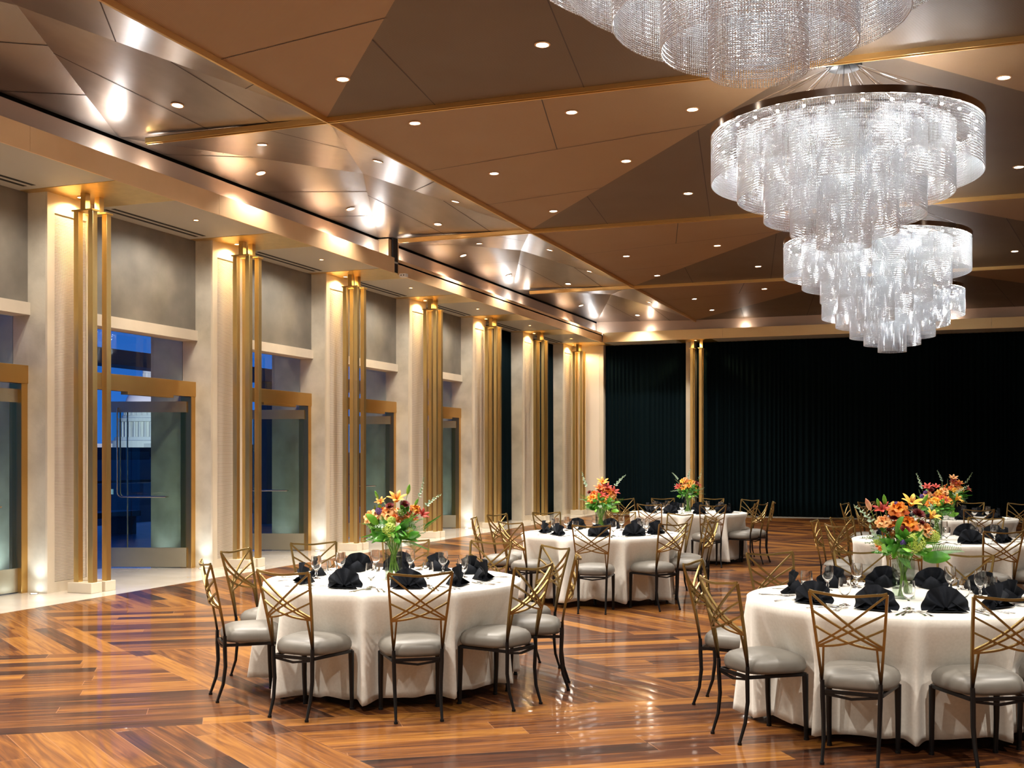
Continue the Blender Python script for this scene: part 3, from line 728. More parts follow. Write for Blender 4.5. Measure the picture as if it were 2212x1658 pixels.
def make_table():
    r = thing('banquet_table')
    t = MB(); t.mat(MT['ext_grey']).lathe([(.90, .725), (.915, .73), (.915, .745), (.90, .75)], 64); t.build('tabletop', None, r)
    for k in range(4):
        a = math.pi/4+k*math.pi/2; x, y = .58*math.cos(a), .58*math.sin(a)
        l = MB(); l.mat(MT['black_metal']).tube([(x*.8, y*.8, .725), (x, y, .0)], .016, 8); l.build('leg', None, r)
    return r
def cloth_mesh(angs, seed):
    rnd = random.Random(seed); n = 288
    ph = [rnd.uniform(0, 6.28) for _ in range(6)]; kk = [5, 9, 13, 17, 23, 31]; am = [.15, .3, .45, .65, .6, .35]
    fold = []
    for j in range(n):
        a = 2*math.pi*j/n
        f = sum(am[i]*math.sin(kk[i]*a+ph[i]+.6*math.sin(a*3+ph[(i+2) % 6])) for i in range(6))/1.2
        ind = 0
        for c in angs:
            d = abs((a-math.radians(c)+math.pi) % (2*math.pi)-math.pi); w = max(0, min(1, 1.7*(1-(d/math.radians(20))**2))); w = w*w*(3-2*w); ind = max(ind, w)
        fold.append((a, f, ind))
    P = []
    for r in (0.001, .3, .6, .8, .89): P.append([(r*math.cos(a), r*math.sin(a), .758) for a, f, i in fold])
    P.append([(.918*math.cos(a), .918*math.sin(a), .757) for a, f, i in fold])
    P.append([(.927*math.cos(a), .927*math.sin(a), .752) for a, f, i in fold])
    R = 16
    for k in range(1, R+1):
        t = k/R; z0 = .748*(1-t)+.045*t; row = []
        for a, f, ind in fold:
            sc = t**.85
            rad = .932 + .05*sc + (.055*f)*sc*(1-.6*ind) - .165*ind*min(1, t*2.2)**1.1
            zz = z0 + (.012*f*t + .02*ind*t) + .012*math.sin(2*a+seed)*t
            row.append((rad*math.cos(a), rad*math.sin(a), max(.02, zz)))
        P.append(row)
    P = [r+[r[0]] for r in P]
    m = MB(); m.grid([list(r) for r in P])
    return m
def make_napkin():
    m = MB(); n = 60; R = .118; rows = 9
    P = []
    for i in range(rows+1):
        t = i/rows; r = .012+t*R; row = []
        for j in range(n+1):
            u = j/n; th = math.radians(-4+188*u)
            z = .016+r*math.sin(th)*(.93-.10*math.cos(th+.5)); x = r*math.cos(th)
            zig = math.sin(u*4.5*2*math.pi)*.8+.3*math.sin(u*9+1)
            y = .022*t**.8*zig + .012*math.sin(u*7)*t + .02*t*t*math.sin(u*3.1)
            row.append((x, y, max(z, .004)))
        P.append(row)
    m.grid(P)
    # tail folded behind and the flat base in front
    m.add([(-.115, -.03, .003), (.115, -.03, .003), (.0, .10, .003), (0, .045, .085), (-.09, -.045, .012), (.09, -.045, .012)],
          [(0, 2, 3), (1, 3, 2), (0, 1, 2), (0, 4, 5, 1), (4, 0, 3), (5, 3, 1)])
    b = MB(); 
    me = m.mesh('napkin', MT['napkin'], True)
    return me
def goblet_mesh():
    prof = [(.033, 0), (.034, .002), (.02, .006), (.008, .012), (.006, .022), (.0105, .034), (.0065, .044), (.008, .054), (.02, .066), (.032, .084), (.0375, .106), (.0375, .13), (.034, .165),
            (.0325, .165), (.0355, .13), (.0355, .106), (.030, .086), (.018, .070), (.004, .062)]
    m = MB(); m.lathe(prof, 28, capt=True); me = m.mesh('water_goblet', MT['goblet'], True); me.set_sharp_from_angle(angle=math.radians(50)); return me
def fork_mesh():
    m = MB()
    m.grid([[(-w, y, z), (-w*.4, y, z+.0012), (w*.4, y, z+.0012), (w, y, z)] for (y, w, z) in
            ((-.10, .009, .002), (-.095, .0105, .0022), (-.06, .006, .004), (-.01, .0035, .006), (.03, .0035, .006), (.045, .009, .005), (.055, .0125, .004), (.062, .0125, .004))])
    for k in range(4):
        x = -.0105+k*.007; m.tube([(x, .06, .0045), (x, .08, .003), (x*.95, .102, .006)], [.0019, .0017, .0008], 4)
    return m.mesh('fork', MT['cutlery'], True)
def knife_mesh():
    m = MB(); m.grid([[(-w, y, .0015), (-w*.5, y, .0045), (w*.5, y, .0045), (w, y, .0015)] for (y, w) in
                      ((-.115, .007), (-.11, .009), (-.04, .0075), (0, .006), (.02, .010), (.07, .0115), (.105, .008), (.118, .002))])
    return m.mesh('knife', MT['cutlery'], True)
def spoon_mesh():
    m = MB(); m.grid([[(-w, y, z+.003), (-w*.5, y, z), (w*.5, y, z), (w, y, z+.003)] for (y, w, z) in
                      ((-.095, .008, .001), (-.09, .0095, .001), (-.04, .005, .003), (.02, .0032, .005), (.035, .009, .003), (.05, .0165, .001), (.065, .0185, .0005), (.08, .0165, .001), (.095, .006, .003))])
    return m.mesh('spoon', MT['cutlery'], True)
NAP, GOB, FRK, KNF, SPN = make_napkin(), goblet_mesh(), fork_mesh(), knife_mesh(), spoon_mesh()
ZTOP = .7605
rnd = random.Random(11)
table0 = make_table(); first = True; chairfirst = True
for ti, (tn, (cx, cd), chairs, vt) in enumerate(TABLES):
    X, Y = cam2world(cx, cd)
    t = table0 if ti == 0 else copy_tree(table0)
    t.location = (X, Y, 0); t.rotation_euler = (0, 0, TH+.3*ti); tag(t, 'round folding table hidden under the cloth, the '+tn, 'table', 'round banquet tables')
    c = cloth_mesh([a for a, r in chairs], ti+3).build('tablecloth', MT['cloth'], smooth=True)
    c.location = (X, Y, 0); c.rotation_euler = (0, 0, TH); tag(c, 'floor-length ivory cloth draped over the '+tn, 'tablecloth', 'ivory tablecloths')
    so = c.modifiers.new('thick', 'SOLIDIFY'); so.thickness = .0012; so.offset = -1
    for ci, (a, rf) in enumerate(chairs):
        ck = CLOCK[clock(a)]
        ar = math.radians(a); r0 = rf-.253
        px, pd = cx+r0*math.cos(ar), cd+r0*math.sin(ar); wx, wy = cam2world(px, pd)
        o = CHAIR if chairfirst else copy_tree(CHAIR); chairfirst = False
        o.location = (wx, wy, 0); o.rotation_euler = (0, 0, TH+ar+math.pi/2+math.radians(rnd.uniform(-4, 4)))
        tag(o, 'gold lattice-back chair at the %s o\'clock seat of the %s' % (ck, tn), 'chair', 'lattice-back chairs around the tables')
        # place setting: local frame with +y towards the table centre
        def place(me, name, dx, r, rz, label, cat, grp, z=ZTOP, s=1.0):
            q = Matrix.Rotation(ar, 2); lx, ly = r, 0
            ux, uy = math.cos(ar), math.sin(ar); rx_, ry_ = -uy, ux    # rx_: to the diner's right is -r
            x = cx+ux*r-rx_*dx*-1*-1; d = cd+uy*r-ry_*dx*-1*-1
            wx, wy = cam2world(x, d)
            o = link(name, me); o.location = (wx, wy, z); o.rotation_euler = (0, 0, TH+ar+math.pi/2+rz); o.scale = (s, s, s)
            tag(o, label, cat, grp); return o
        j = lambda v: rnd.uniform(-v, v)
        place(NAP, 'napkin', j(.02), .66+j(.02), j(.45), "black fan-folded napkin at the %s o'clock place of the %s" % (ck, tn), 'napkin', 'black fan-folded napkins', s=1.0+j(.05))
        place(GOB, 'water_goblet', -.17+j(.02), .52+j(.03), 0, "clear stemmed water goblet at the %s o'clock place of the %s" % (ck, tn), 'glass', 'stemmed water goblets')
        pl = "at the %s o'clock place of the %s" % (ck, tn)
        place(FRK, 'fork', .165, .72, j(.08), 'inner steel fork '+pl, 'fork', 'forks on the tables')
        place(FRK, 'fork', .195, .70, j(.08), 'outer steel fork '+pl, 'fork', 'forks on the tables')
        place(KNF, 'knife', -.165, .72, j(.08), 'polished steel table knife '+pl, 'knife', 'knives on the tables')
        if ti in (0, 1, 4): place(SPN, 'spoon', -.195, .72, j(.08), 'polished steel spoon '+pl, 'spoon', 'spoons on the tables')

#FLOWERS
# ------------------------------------------------------------------ flowers
def petal(m, base, axis, side, L, w, curl, cup=.3, n=5, tip=.15):
    n = n+2
    # petal along axis curving away towards side
    base = Vector(base); ax = Vector(axis).normalized(); sd = Vector(side).normalized(); tt = ax.cross(sd).normalized()
    P = []
    for i in range(n+1):
        t = i/n; a = curl*t
        c = base + ax*(L*(math.sin(a)/curl if abs(curl) > 1e-3 else t)) + sd*(L*((1-math.cos(a))/curl if abs(curl) > 1e-3 else 0))
        ww = w*max(math.sin(math.pi*(t*.86+.1))**.8, .05) if i < n else w*tip
        nn = sd*math.cos(a)-ax*math.sin(a)
        P.append([tuple(c+tt*ww*.5*e-nn*cup*ww*.25*(1-e*e)) for e in (-1, -.55, 0, .55, 1)])
    m.grid(P)
def flowermat(name, c1, c2, rough=.55):
    m, t, b = newmat(name); N = t.nodes; L = t.links
    tc = N.new('ShaderNodeTexCoord'); nz = N.new('ShaderNodeTexNoise'); nz.inputs['Scale'].default_value = 28; L.new(tc.outputs['Object'], nz.inputs['Vector'])
    r = N.new('ShaderNodeValToRGB'); r.color_ramp.elements[0].color = (*c1, 1); r.color_ramp.elements[1].color = (*c2, 1)
    r.color_ramp.elements[0].position = .35; r.color_ramp.elements[1].position = .65
    L.new(nz.outputs['Fac'], r.inputs[0]); L.new(r.outputs[0], b.inputs['Base Color']); setp(b, rough=rough, sub=.0)
    b.inputs['Subsurface Radius'].default_value = (.01, .01, .01); return m
FM = {'orange': flowermat('orange_petal', (.85, .24, .02), (.95, .40, .03)), 'peach': flowermat('peach_petal', (.90, .40, .14), (.95, .55, .22)),
      'coral': flowermat('coral_petal', (.75, .12, .03), (.90, .30, .04)), 'yellow': flowermat('yellow_orange_petal', (.92, .45, .03), (.98, .62, .10)),
      'burgundy': flowermat('burgundy_petal', (.13, .006, .008), (.25, .012, .014)), 'red': flowermat('red_lily_petal', (.45, .03, .02), (.65, .09, .05)),
      'lime': flowermat('lime_floret', (.42, .55, .06), (.62, .72, .18)), 'purple': flowermat('purple_floret', (.10, .03, .35), (.22, .08, .50)),
      'leaf': flowermat('green_leaf', (.03, .16, .01), (.08, .30, .02), .4), 'lightleaf': flowermat('light_leaf', (.12, .35, .02), (.22, .48, .05), .45),
      'euc': flowermat('silver_green_leaf', (.28, .40, .28), (.50, .60, .45), .6), 'stem': flowermat('green_stem', (.10, .22, .02), (.22, .38, .05), .5), 'eye': simple('yellow_green_eye', (.6, .6, .05), .6),
      'pink': flowermat('pink_bud', (.65, .25, .14), (.85, .50, .28)), 'baby': simple('white_floret', (.8, .8, .75), .7)}
def rose_mesh(c, c2=None):
    m = MB(); m.mat(FM[c]); R = random.Random(5)
    for ring, (n, L, w, tilt, curl) in enumerate(((3, .024, .018, .10, -.25), (5, .030, .027, .22, -.15), (5, .033, .034, .42, .10), (6, .036, .040, .75, .55), (6, .036, .042, 1.1, .9))):
        if ring == 4: m.mat(FM[c2 or c])
        for k in range(n):
            a = 2*math.pi*k/n+ring*.7; r = Vector((math.cos(a), math.sin(a), 0))
            ax = Vector((0, 0, 1))*math.cos(tilt)+r*math.sin(tilt); sd = r*math.cos(tilt)-Vector((0, 0, 1))*math.sin(tilt)
            petal(m, r*(.003+.003*ring)+Vector((0, 0, -.004*ring)), ax, sd, L, w, curl, cup=1.6, n=5, tip=.55)
    return m.mesh('rose', None, True)
def lily_mesh(c, n=6, open_=1.0):
    m = MB(); m.mat(FM[c])
    for k in range(n):
        a = 2*math.pi*k/n; r = Vector((math.cos(a), math.sin(a), 0)); tilt = .35*open_
        ax = Vector((0, 0, 1))*math.cos(tilt)+r*math.sin(tilt); sd = r*math.cos(tilt)-Vector((0, 0, 1))*math.sin(tilt)
        petal(m, r*.003, ax, sd, .075, .026, 1.15*open_, cup=.6, n=7, tip=.03)
    m.mat(FM['burgundy'])
    for k in range(5):
        a = 2*math.pi*k/5; m.tube([(0, 0, 0), (.006*math.cos(a), .006*math.sin(a), .03), (.014*math.cos(a), .014*math.sin(a), .052)], .0012, 4); 
    return m.mesh('lily', None, True)
def mum_mesh(c):
    m = MB(); m.mat(FM[c])
    for ring, (n, L, tilt) in enumerate(((12, .02, .5), (16, .027, .9), (20, .032, 1.25), (20, .034, 1.5))):
        for k in range(n):
            a = 2*math.pi*k/n+ring*.2; r = Vector((math.cos(a), math.sin(a), 0))
            ax = Vector((0, 0, 1))*math.cos(tilt)+r*math.sin(tilt); sd = r*math.cos(tilt)-Vector((0, 0, 1))*math.sin(tilt)
            petal(m, r*.003, ax, sd, L, .0085, -.35, cup=.5, n=3, tip=.3)
    m.mat(FM['eye']).lathe([(.008, .006), (.007, .010), (.001, .012)], 10); return m.mesh('chrysanthemum', None, True)
def cluster_mesh(name, c, R=.045, n=130, fs=.010, squash=1.15, seed=2):
    m = MB(); m.mat(FM[c]); rd = random.Random(seed)
    for i in range(n):
        z = 1-2*(i+.5)/n; a = i*2.39996; q = math.sqrt(1-z*z); d = Vector((q*math.cos(a), q*math.sin(a), z))
        p = Vector((d.x*R, d.y*R, d.z*R*squash))*(1+rd.uniform(-.08, .06)); u = d.orthogonal().normalized(); w = d.cross(u); ro = rd.uniform(0, 1.57)
        for k in range(4):
            b = ro+k*math.pi/2; e = u*math.cos(b)+w*math.sin(b); f = u*math.cos(b+.7)+w*math.sin(b+.7); g = u*math.cos(b-.7)+w*math.sin(b-.7)
            m.add([p-d*.002, p+g*fs*.7, p+e*fs+d*.003, p+f*fs*.7], [(0, 1, 2, 3)])
    m.mat(FM['stem']).lathe([(R*.8*math.cos(t), R*squash*.8*math.sin(t)) for t in [-1.5, -1, -.5, 0, .5, 1, 1.5]], 12)
    return m.mesh(name, None, False)
def leaf_mesh(c, L=.10, w=.045):
    m = MB(); m.mat(FM[c]); petal(m, (0, 0, 0), (0, 0, 1), (1, 0, 0), L, w, .7, cup=.5, n=8, tip=.03)
    m.mat(FM['stem']).tube([(0, 0, -.06), (0, 0, -.02), (0, 0, .0)], .0012, 4); return m.mesh('leaf', None, True)
def bud_mesh(c):
    m = MB(); m.mat(FM[c]).lathe([(.002, 0), (.008, .012), (.010, .03), (.007, .048), (.001, .062)], 8); m.mat(FM['stem']).tube([(0, 0, -.08), (0, 0, 0)], .0016, 4); return m.mesh('bud', None, True)
def sprig_mesh(c, L=.16, kind='euc'):
    m = MB(); m.mat(FM['stem']); pts = [(.03*t*t, 0, L*t) for t in [k/6 for k in range(7)]]; m.tube(pts, .0012, 4); m.mat(FM[c])
    n = 11 if kind == 'euc' else 16
    for k in range(n):
        t = .2+.8*k/(n-1); b = Vector((.03*t*t, 0, L*t))
        for s in (-1, 1):
            sz = (.020 if kind == 'euc' else .045)*(1.15-t*.75)
            a = k*1.1 if kind == 'euc' else 0
            ax = Vector((s*math.cos(a)*.9, s*math.sin(a)*.9 if kind == 'euc' else s*.1, .45)).normalized()
            petal(m, b, ax, ax.cross(Vector((0, 1, .2))).normalized(), sz, sz*(.85 if kind == 'euc' else .18), .3, cup=.2, n=3, tip=.25 if kind == 'euc' else .05)
    return m.mesh('sprig', None, True)
PR = {}
def pr(kind, c):
    k = (kind, c)
    if k not in PR:
        PR[k] = {'rose': lambda: rose_mesh(c, 'coral' if c == 'orange' else None), 'lily': lambda: lily_mesh(c), 'chrysanthemum': lambda: mum_mesh(c), 'bud': lambda: bud_mesh(c),
                 'hydrangea': lambda: cluster_mesh('hydrangea', c), 'statice': lambda: cluster_mesh('statice', c, .02, 45, .007, 1.0, 4), 'leaf': lambda: leaf_mesh(c),
                 'eucalyptus': lambda: sprig_mesh('euc'), 'fern': lambda: sprig_mesh('leaf', .15, 'fern'), 'babys_breath': lambda: cluster_mesh('babys_breath', c, .035, 40, .004, 1, 8)}[kind]()
    return PR[k]
def aim(o, d, spin=0):
    o.rotation_mode = 'QUATERNION'; q = Vector(d).to_track_quat('Z', 'Y'); o.rotation_quaternion = q @ Matrix.Rotation(spin, 4, 'Z').to_quaternion()
def bouquet(X, Y, zt, zb, spec, label, seed, rv=.055, scale=1.0):
    # local axes: x to the camera's right, y away from it; origin at the vase mouth
    rd = random.Random(seed)
    e = thing('flower_bouquet', (X, Y, zt), TH, label, 'flowers', 'orange and red table bouquets')
    core = Vector((0, 0, -.02))
    def put(kind, c, p, s=1.0, face=.55, d=None, spin=None):
        o = link(kind, pr(kind, c), e); o.location = p
        dd = Vector(d) if d else ((Vector(p)-core).normalized()+Vector((0, -face, 0)))
        aim(o, dd, rd.uniform(0, 6) if spin is None else spin); o.scale = (s, s, s); return o
    for it in spec:
        kind, c, x, z = it[:4]; s = it[4] if len(it) > 4 else 1.0
        rr = math.hypot(x, z*.8); y = -math.sqrt(max(0, .16**2-rr**2))*.75-.01
        put(kind, c, (x, y, z), s*scale)
    n = 0
    for k in range(24):      # the sides and back, seen from elsewhere
        a = rd.uniform(.15, math.pi-.15); el = rd.uniform(.15, 1.25); R = .15*scale
        p = (R*math.cos(el)*math.cos(a), R*math.cos(el)*math.sin(a), .05+R*math.sin(el)*1.1)
        kind, c = rd.choice([('rose', 'orange'), ('rose', 'peach'), ('lily', 'orange'), ('chrysanthemum', 'burgundy'), ('leaf', 'leaf'), ('leaf', 'leaf'), ('hydrangea', 'lime'), ('eucalyptus', 'euc')])
        put(kind, c, p, (.8 if kind != 'hydrangea' else .6)*scale, face=0)
    for k in range(72):      # foliage collar
        a = rd.uniform(0, 2*math.pi); el = rd.uniform(-.15, .75); R = rd.uniform(.045, .105)
        d = (math.cos(el)*math.cos(a), math.cos(el)*math.sin(a), math.sin(el)-.05)
        p = (d[0]*R, d[1]*R, .03+d[2]*R+rd.uniform(0, .05)); kind, c = rd.choice([('leaf', 'leaf')]*5+[('leaf', 'lightleaf')]*3+[('fern', 'leaf')]*2+[('eucalyptus', 'euc')])
        put(kind, c, p, rd.uniform(.75, 1.2)*scale, d=(d[0], d[1], d[2]+rd.uniform(-.45, .2)))
    stems = [] 
    for k in range(30):
        a = rd.uniform(0, 6.28); r1 = rd.uniform(.3, .88)*rv; a2 = a+math.pi*rd.uniform(.5, 1.4); r2 = rd.uniform(.4, .9)*rv
        s = MB(); s.mat(FM['stem']).tube([(r1*math.cos(a), r1*math.sin(a), zb-zt+.014), (.35*r1*math.cos(a)+.35*r2*math.cos(a2), .35*r1*math.sin(a)+.35*r2*math.sin(a2), -.10), (r2*math.cos(a2)*.95, r2*math.sin(a2)*.95, -.01), (r2*math.cos(a2)*1.8, r2*math.sin(a2)*1.8, .10)], .0034, 5); s.build('stem', None, e)
    return e
def vase(X, Y, kind, h, r, label):
    m = MB(); m.mat(MT['vase'])
    if kind == 'round':
        m.lathe([(r, 0), (r, h), (r-.004, h), (r-.004, .012)], 32)
    else:
        for (a, b) in ((r, r-.006),):
            m.box(-a, a, -a, a, 0, .012)
            m.box(-a, -b, -a, a, .012, h).box(b, a, -a, a, .012, h).box(-b, b, -a, -b, .012, h).box(-b, b, b, a, .012, h)
    o = m.build('vase', None); o.location = (X, Y, ZTOP); o.rotation_euler = (0, 0, TH+(.45 if kind == 'square' else 0))
    if kind == 'round': smooth_edges(o, 40)
    w = MB(); w.mat(MT['water'])
    if kind == 'round': w.lathe([(r-.0045, .013), (r-.0045, h*.62)], 32)
    else: w.box(-r+.0065, r-.0065, -r+.0065, r-.0065, .013, h*.45)
    w.build('water', None, o)
    tag(o, label, 'vase', 'glass flower vases'); return o
k1 = .00336
S1 = [('lily', 'orange', 7*k1, 88*k1, 1.15), ('rose', 'peach', -13*k1, 64*k1, 1.2), ('rose', 'peach', -50*k1, 58*k1, 1.1), ('chrysanthemum', 'burgundy', 24*k1, 82*k1), ('chrysanthemum', 'burgundy', -8*k1, 78*k1, .9),
      ('lily', 'orange', -26*k1, 84*k1, .7), ('rose', 'orange', 48*k1, 74*k1, .8), ('lily', 'red', 60*k1, 58*k1, .8), ('lily', 'red', 37*k1, 53*k1, .75), ('hydrangea', 'lime', -5*k1, 30*k1, .95), ('hydrangea', 'lime', -2*k1, 48*k1, .6),
      ('hydrangea', 'lime', 36*k1, 27*k1, .5), ('bud', 'lightleaf', 30*k1, 104*k1, 1.3), ('bud', 'lightleaf', -33*k1, 95*k1), ('bud', 'lightleaf', 46*k1, 80*k1), ('rose', 'coral', 3*k1, 57*k1, .55), ('statice', 'purple', -32*k1, 68*k1),
      ('eucalyptus', 'euc', 52*k1, 92*k1, 1.0), ('eucalyptus', 'euc', 66*k1, 74*k1, 1.0), ('babys_breath', 'baby', 18*k1, 66*k1, .9), ('babys_breath', 'baby', -48*k1, 40*k1, .9), ('leaf', 'leaf', 20*k1, 60*k1), ('leaf', 'leaf', 46*k1, 42*k1),
      ('leaf', 'lightleaf', -32*k1, 40*k1, 1.1), ('leaf', 'leaf', -34*k1, 18*k1, 1.1), ('leaf', 'leaf', 14*k1, 14*k1), ('leaf', 'leaf', 34*k1, 14*k1), ('fern', 'leaf', 60*k1, 30*k1)]
k2 = .0029; c2x, c2y = 1945, 1205
def px2(x, y): return ((x-c2x)*k2, (c2y-y)*k2)
S2 = [(a, b, *px2(x, y), s) for a, b, x, y, s in [('rose', 'orange', 1932, 1097, 1.35), ('lily', 'yellow', 1959, 1092, 1.2), ('rose', 'orange', 1953, 1128, 1.35), ('chrysanthemum', 'burgundy', 1925, 1116, 1.15), ('chrysanthemum', 'burgundy', 1976, 1110, 1.25),
      ('chrysanthemum', 'burgundy', 1942, 1142, .9), ('chrysanthemum', 'burgundy', 1984, 1130, .8), ('lily', 'red', 1899, 1104, .95), ('bud', 'pink', 1874, 1101, 1.6), ('bud', 'lightleaf', 1892, 1094, 1.1), ('bud', 'lightleaf', 1905, 1090, 1.3), ('bud', 'lightleaf', 1985, 1088, 1.2),
      ('rose', 'peach', 1900, 1124, 1.0), ('rose', 'peach', 1992, 1142, 1.25), ('lily', 'yellow', 2002, 1118, .95), ('hydrangea', 'lime', 1958, 1169, 1.2), ('hydrangea', 'lime', 2006, 1160, .85), ('leaf', 'leaf', 1922, 1150, 1.5), ('leaf', 'leaf', 1975, 1200, 1.7),
      ('leaf', 'lightleaf', 1935, 1185, 1.3), ('fern', 'leaf', 1990, 1190, 1.3), ('eucalyptus', 'euc', 1881, 1134, 1.3), ('eucalyptus', 'euc', 1893, 1168, 1.1), ('eucalyptus', 'euc', 1985, 1160, 1.0), ('statice', 'purple', 1932, 1168, .8), ('statice', 'purple', 1928, 1086, .5), ('rose', 'coral', 1893, 1183, .4), ('rose', 'coral', 2012, 1150, .5), ('leaf', 'lightleaf', 1900, 1190, 1.1)]]
def rndspec(seed, extra):
    rd = random.Random(seed); out = list(extra)
    for k in range(16):
        x = rd.uniform(-.15, .15); z = rd.uniform(.10, .28)*(1-abs(x)*1.6)+.02
        kd = rd.choice([('rose', 'orange'), ('rose', 'peach'), ('rose', 'coral'), ('lily', 'orange'), ('chrysanthemum', 'burgundy'), ('lily', 'red'), ('rose', 'yellow')]); out.append((*kd, x, z, rd.uniform(.8, 1.1)))
    for k in range(8): out.append(('leaf', rd.choice(['leaf', 'lightleaf']), rd.uniform(-.15, .15), rd.uniform(0, .09), 1.0))
    for sx in (-1, 1): out.append(('eucalyptus', 'euc', sx*.15, rd.uniform(.18, .26), 1.3))
    return out
S3 = rndspec(3, [('lily', 'orange', .02, .30, 1.3), ('lily', 'coral', -.01, .23, 1.3), ('rose', 'yellow', .03, .14, 1.3), ('rose', 'orange', -.10, .14, 1.3), ('lily', 'red', .14, .20, 1.2), ('rose', 'peach', .12, .14, 1.1)])
S4 = rndspec(4, [('eucalyptus', 'euc', 0, .28, 1.2), ('statice', 'purple', -.1, .14)])
S5 = rndspec(5, [('statice', 'purple', -.12, .24), ('statice', 'purple', -.16, .20), ('lily', 'red', -.10, .28), ('rose', 'coral', .05, .18, 1.4), ('lily', 'yellow', .2, .16, 1.2)])
S6 = rndspec(6, [('lily', 'peach', 0, .30, 1.2), ('rose', 'orange', .05, .25, 1.2), ('lily', 'red', .2, .15, 1.0)])
BV = [(S1, .262, .062, 'round', .0, .0), (S2, .25, .050, 'square', .03, -.02), (S3, .262, .062, 'round', 0, 0), (S4, .25, .058, 'round', 0, 0), (S5, .262, .06, 'round', -.06, 0), (S6, .25, .06, 'round', .05, 0)]
BL = ['bouquet with an upright orange lily and two peach roses, on the front left table', 'large bouquet with big orange roses and lime hydrangea, on the front right table', 'bouquet with orange lilies and a yellow rose, on the middle table',
      'small-looking bouquet in front of the lone far column, on the table by it', 'bouquet with purple statice half behind the largest one, on the middle right table', 'rearmost bouquet at the right against the dark drape, on the far right table']
for i, ((tn, (cx, cd), chs, vt), (spec, h, r, kd, ox, oy)) in enumerate(zip(TABLES, BV)):
    X, Y = cam2world(cx+ox, cd+oy)
    vase(X, Y, kd, h, r, ('square' if kd == 'square' else 'round')+' clear glass vase in the middle of the '+tn)
    bouquet(X, Y, ZTOP+h, ZTOP, spec, BL[i], 20+i, r, 1.15 if i == 0 else 1.05)

#OUTSIDE
# ------------------------------------------------------------------ outside, seen through the glass
S = MB(); S.mat(MT['deck']).box(-19, -11.2, -2, 34, -.12, -.02); struct(S.build('floor'))
S = MB(); S.mat(MT['marble']).box(-11.6, -11.2, -2, 34, -.12, -.01)
# terrace canopy beam and railing
r = thing('terrace_railing', (-18.4, 18, 0), 0, 'glass terrace railing with a dark handrail beyond the open doors', 'railing')
g = MB(); g.mat(MT['glass_clear']).box(-.008, .008, -14, 16, 0, 1.0).build('glass_panel', None, r)
g = MB(); g.mat(MT['ext_dark']).box(-.03, .03, -14, 16, 1.02, 1.08).build('handrail', None, r)
for k in range(11):
    g = MB(); g.mat(MT['ext_dark']).box(-.02, .02, -13.5+k*2.8, -13.45+k*2.8, 0, 1.02).build('post', None, r)
for (y, lab) in ((19.2, 'dark low planter bench on the terrace outside the dome bay'), (25.6, 'dark low planter bench on the terrace farther along')):
    b = thing('terrace_bench', (-16.6, y, -.02), 0, lab, 'bench')
    m = MB(); m.mat(MT['ext_dark']).box(-.3, .3, -1.3, 1.3, .38, .5); bevel(m.build('seat', None, b), .01)
    for s in (-1, 1):
        m = MB(); m.mat(MT['ext_dark']).box(-.28, .28, s*1.05-.12, s*1.05+.12, 0, .38).build('leg', None, b)
c = thing('terrace_canopy', (-15.5, 20, 0), 0, 'grey horizontal canopy beam above the terrace outside the doors', 'canopy')
m = MB(); m.mat(MT['ext_grey']).box(-.3, .3, -16, 16, 3.45, 3.75).build('beam', None, c)
for k in range(4):
    m = MB(); m.mat(MT['ext_grey']).box(-.12, .12, -14+k*9, -13.7+k*9, 0, 3.45).build('post', None, c)
# dim city roofs far below the terrace
S = MB(); S.mat(MT['ext_grey']).box(-3000, -60, -500, 3000, -22, -20); struct(S.build('ground'))
rb = random.Random(4)
for k, (px_, D) in enumerate(((225, 210), (290, 300), (372, 250), (590, 240), (830, 300))):
    a = (px_-1106)/2484; x, y = cam2world(a*D, D)
    m = MB(); h = (21.0, 22.4, 21.5, 22.5, 21)[k]; w = (9, 12, 8, 14, 14)[k]
    m.mat(MT['ext_grey']).box(-w, w, -w, w, 0, h); m.mat(MT['ext_dark']).box(-w*.7, w*.7, -w*.7, w*.7, h, h+1.5)
    m.mat(MT['city'])
    for q in range(int(w*1.2)):
        xx = -w+1+q*1.5; zz = rb.choice([h-3, h-6])
        if rb.random() < .4: m.box(xx, xx+.8, -w-.05, -w, zz, zz+.9)
    o = m.build('city_block'); o.location = (x, y, -20); o.rotation_euler = (0, 0, TH)
    tag(o, 'dim flat-roofed city building at dusk, '+('leftmost outside the dome bay', 'just below the white dome', 'right below the white dome', 'seen through the second open door', 'seen through the third open door')[k], 'building', 'distant city buildings')
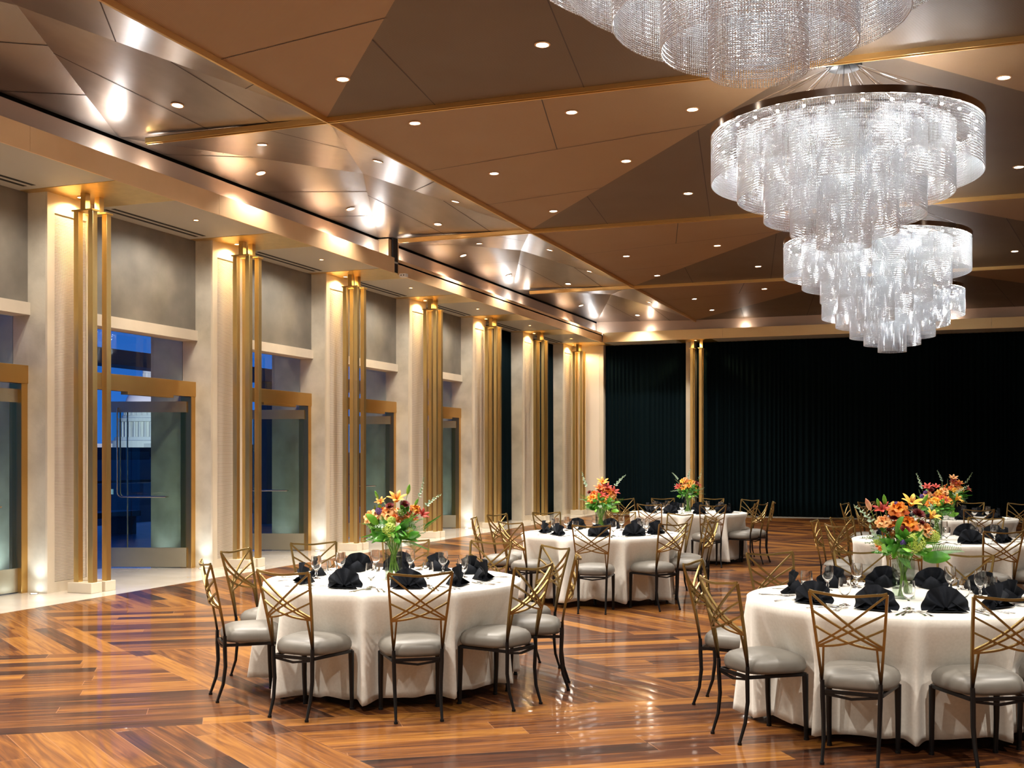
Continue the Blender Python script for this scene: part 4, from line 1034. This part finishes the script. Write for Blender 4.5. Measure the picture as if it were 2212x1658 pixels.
# the white domed building
def domed():
    D = 600.; px = 318; a = (px-1106)/2484
    X, Y = cam2world(a*D, D); zb = 1.65
    e = thing('domed_building', (X, Y, -20), 0, 'white domed building with columned drum and small lantern, floodlit beyond the terrace', 'building')
    H = lambda py: 21.65+(985-py)/2484*D     # heights above its own base
    u = D/2484
    M_ = MT['white_stone']
    m = MB(); m.mat(M_).box(-150*u, 150*u, -60*u, 60*u, 0, H(968)).box(-105*u, 105*u, -62*u, 62*u, 0, H(958)); m.build('main_block', None, e)
    m = MB(); m.mat(M_).lathe([(74*u, H(968)), (74*u, H(952)), (68*u, H(951)), (66*u, H(944)), (50*u, H(944)), (50*u, H(912)), (60*u, H(911)), (60*u, H(904)), (52*u, H(903)), (52*u, H(898))], 48)
    m.build('drum', None, e)
    for k in range(32):
        an = 2*math.pi*k/32; m = MB(); m.mat(M_).lathe([(2.0*u, H(944)), (1.8*u, H(912))], 8, c=(57*u*math.cos(an), 57*u*math.sin(an), 0)); m.build('column', None, e)
    m = MB(); m.mat(M_).lathe([(46*u, H(898)), (46*u, H(879)), (48*u, H(878)), (47*u, H(874))], 48)
    for k in range(28):
        an = 2*math.pi*k/28; m.box(-.001, .001, -.001, .001, 0, .001); m.lathe([(1.3*u, H(898)), (1.3*u, H(879))], 6, c=(47.5*u*math.cos(an), 47.5*u*math.sin(an), 0))
    m.build('upper_drum', None, e)
    m = MB(); m.mat(M_).lathe([(45*u*math.cos(t)+.01, H(874)+40*u*math.sin(t)) for t in [k*1.4/12 for k in range(13)]], 48); smooth_edges(m.build('dome', None, e))
    m = MB(); m.mat(M_).lathe([(10*u, H(838)), (10*u, H(832)), (7*u, H(831)), (7*u, H(806)), (9.5*u, H(805)), (9.5*u, H(801)), (7*u, H(800)), (4*u, H(794)), (2*u, H(792))], 16)
    for k in range(10):
        an = 2*math.pi*k/10; m.lathe([(1.0*u, H(831)), (1.0*u, H(806))], 6, c=(8.6*u*math.cos(an), 8.6*u*math.sin(an), 0))
    m.build('lantern', None, e)
    m = MB(); m.mat(MT['gold_leaf']).lathe([(2.4*u, H(793)), (1.6*u, H(789)), (2.2*u, H(786)), (1.2*u, H(783)), (1.4*u, H(781)), (.3*u, H(779))], 10); m.build('statue', None, e)
    sx_, sy_ = cam2world(a*D*.72+30, D*.72)
    d = Vector((X-sx_, Y-sy_, 8))
    lamp('SPOT', 'dome_floodlight', (sx_, sy_, 10), 200000, (.92, .95, 1), d, 2, 45, .5)
    lamp('SPOT', 'dome_floodlight', (sx_-60, sy_-40, 4), 70000, (.92, .95, 1), Vector((X-sx_+60, Y-sy_+40, 14)), 2, 45, .5)
domed()
# small fixtures
e = thing('emergency_light', (-8.80, 18.05, 4.76), 0, 'small white twin-lamp box under the beam at its break', 'fixture')
m = MB(); m.mat(MT['white_plastic']).box(-.06, .06, -.05, .05, 0, .06).build('housing', None, e)
m = MB(); m.mat(MT['ext_dark']).tube([(-.025, -.052, .03), (-.025, -.045, .03)], .012, 10).tube([(.025, -.052, .03), (.025, -.045, .03)], .012, 10).build('lamp_lens', None, e)
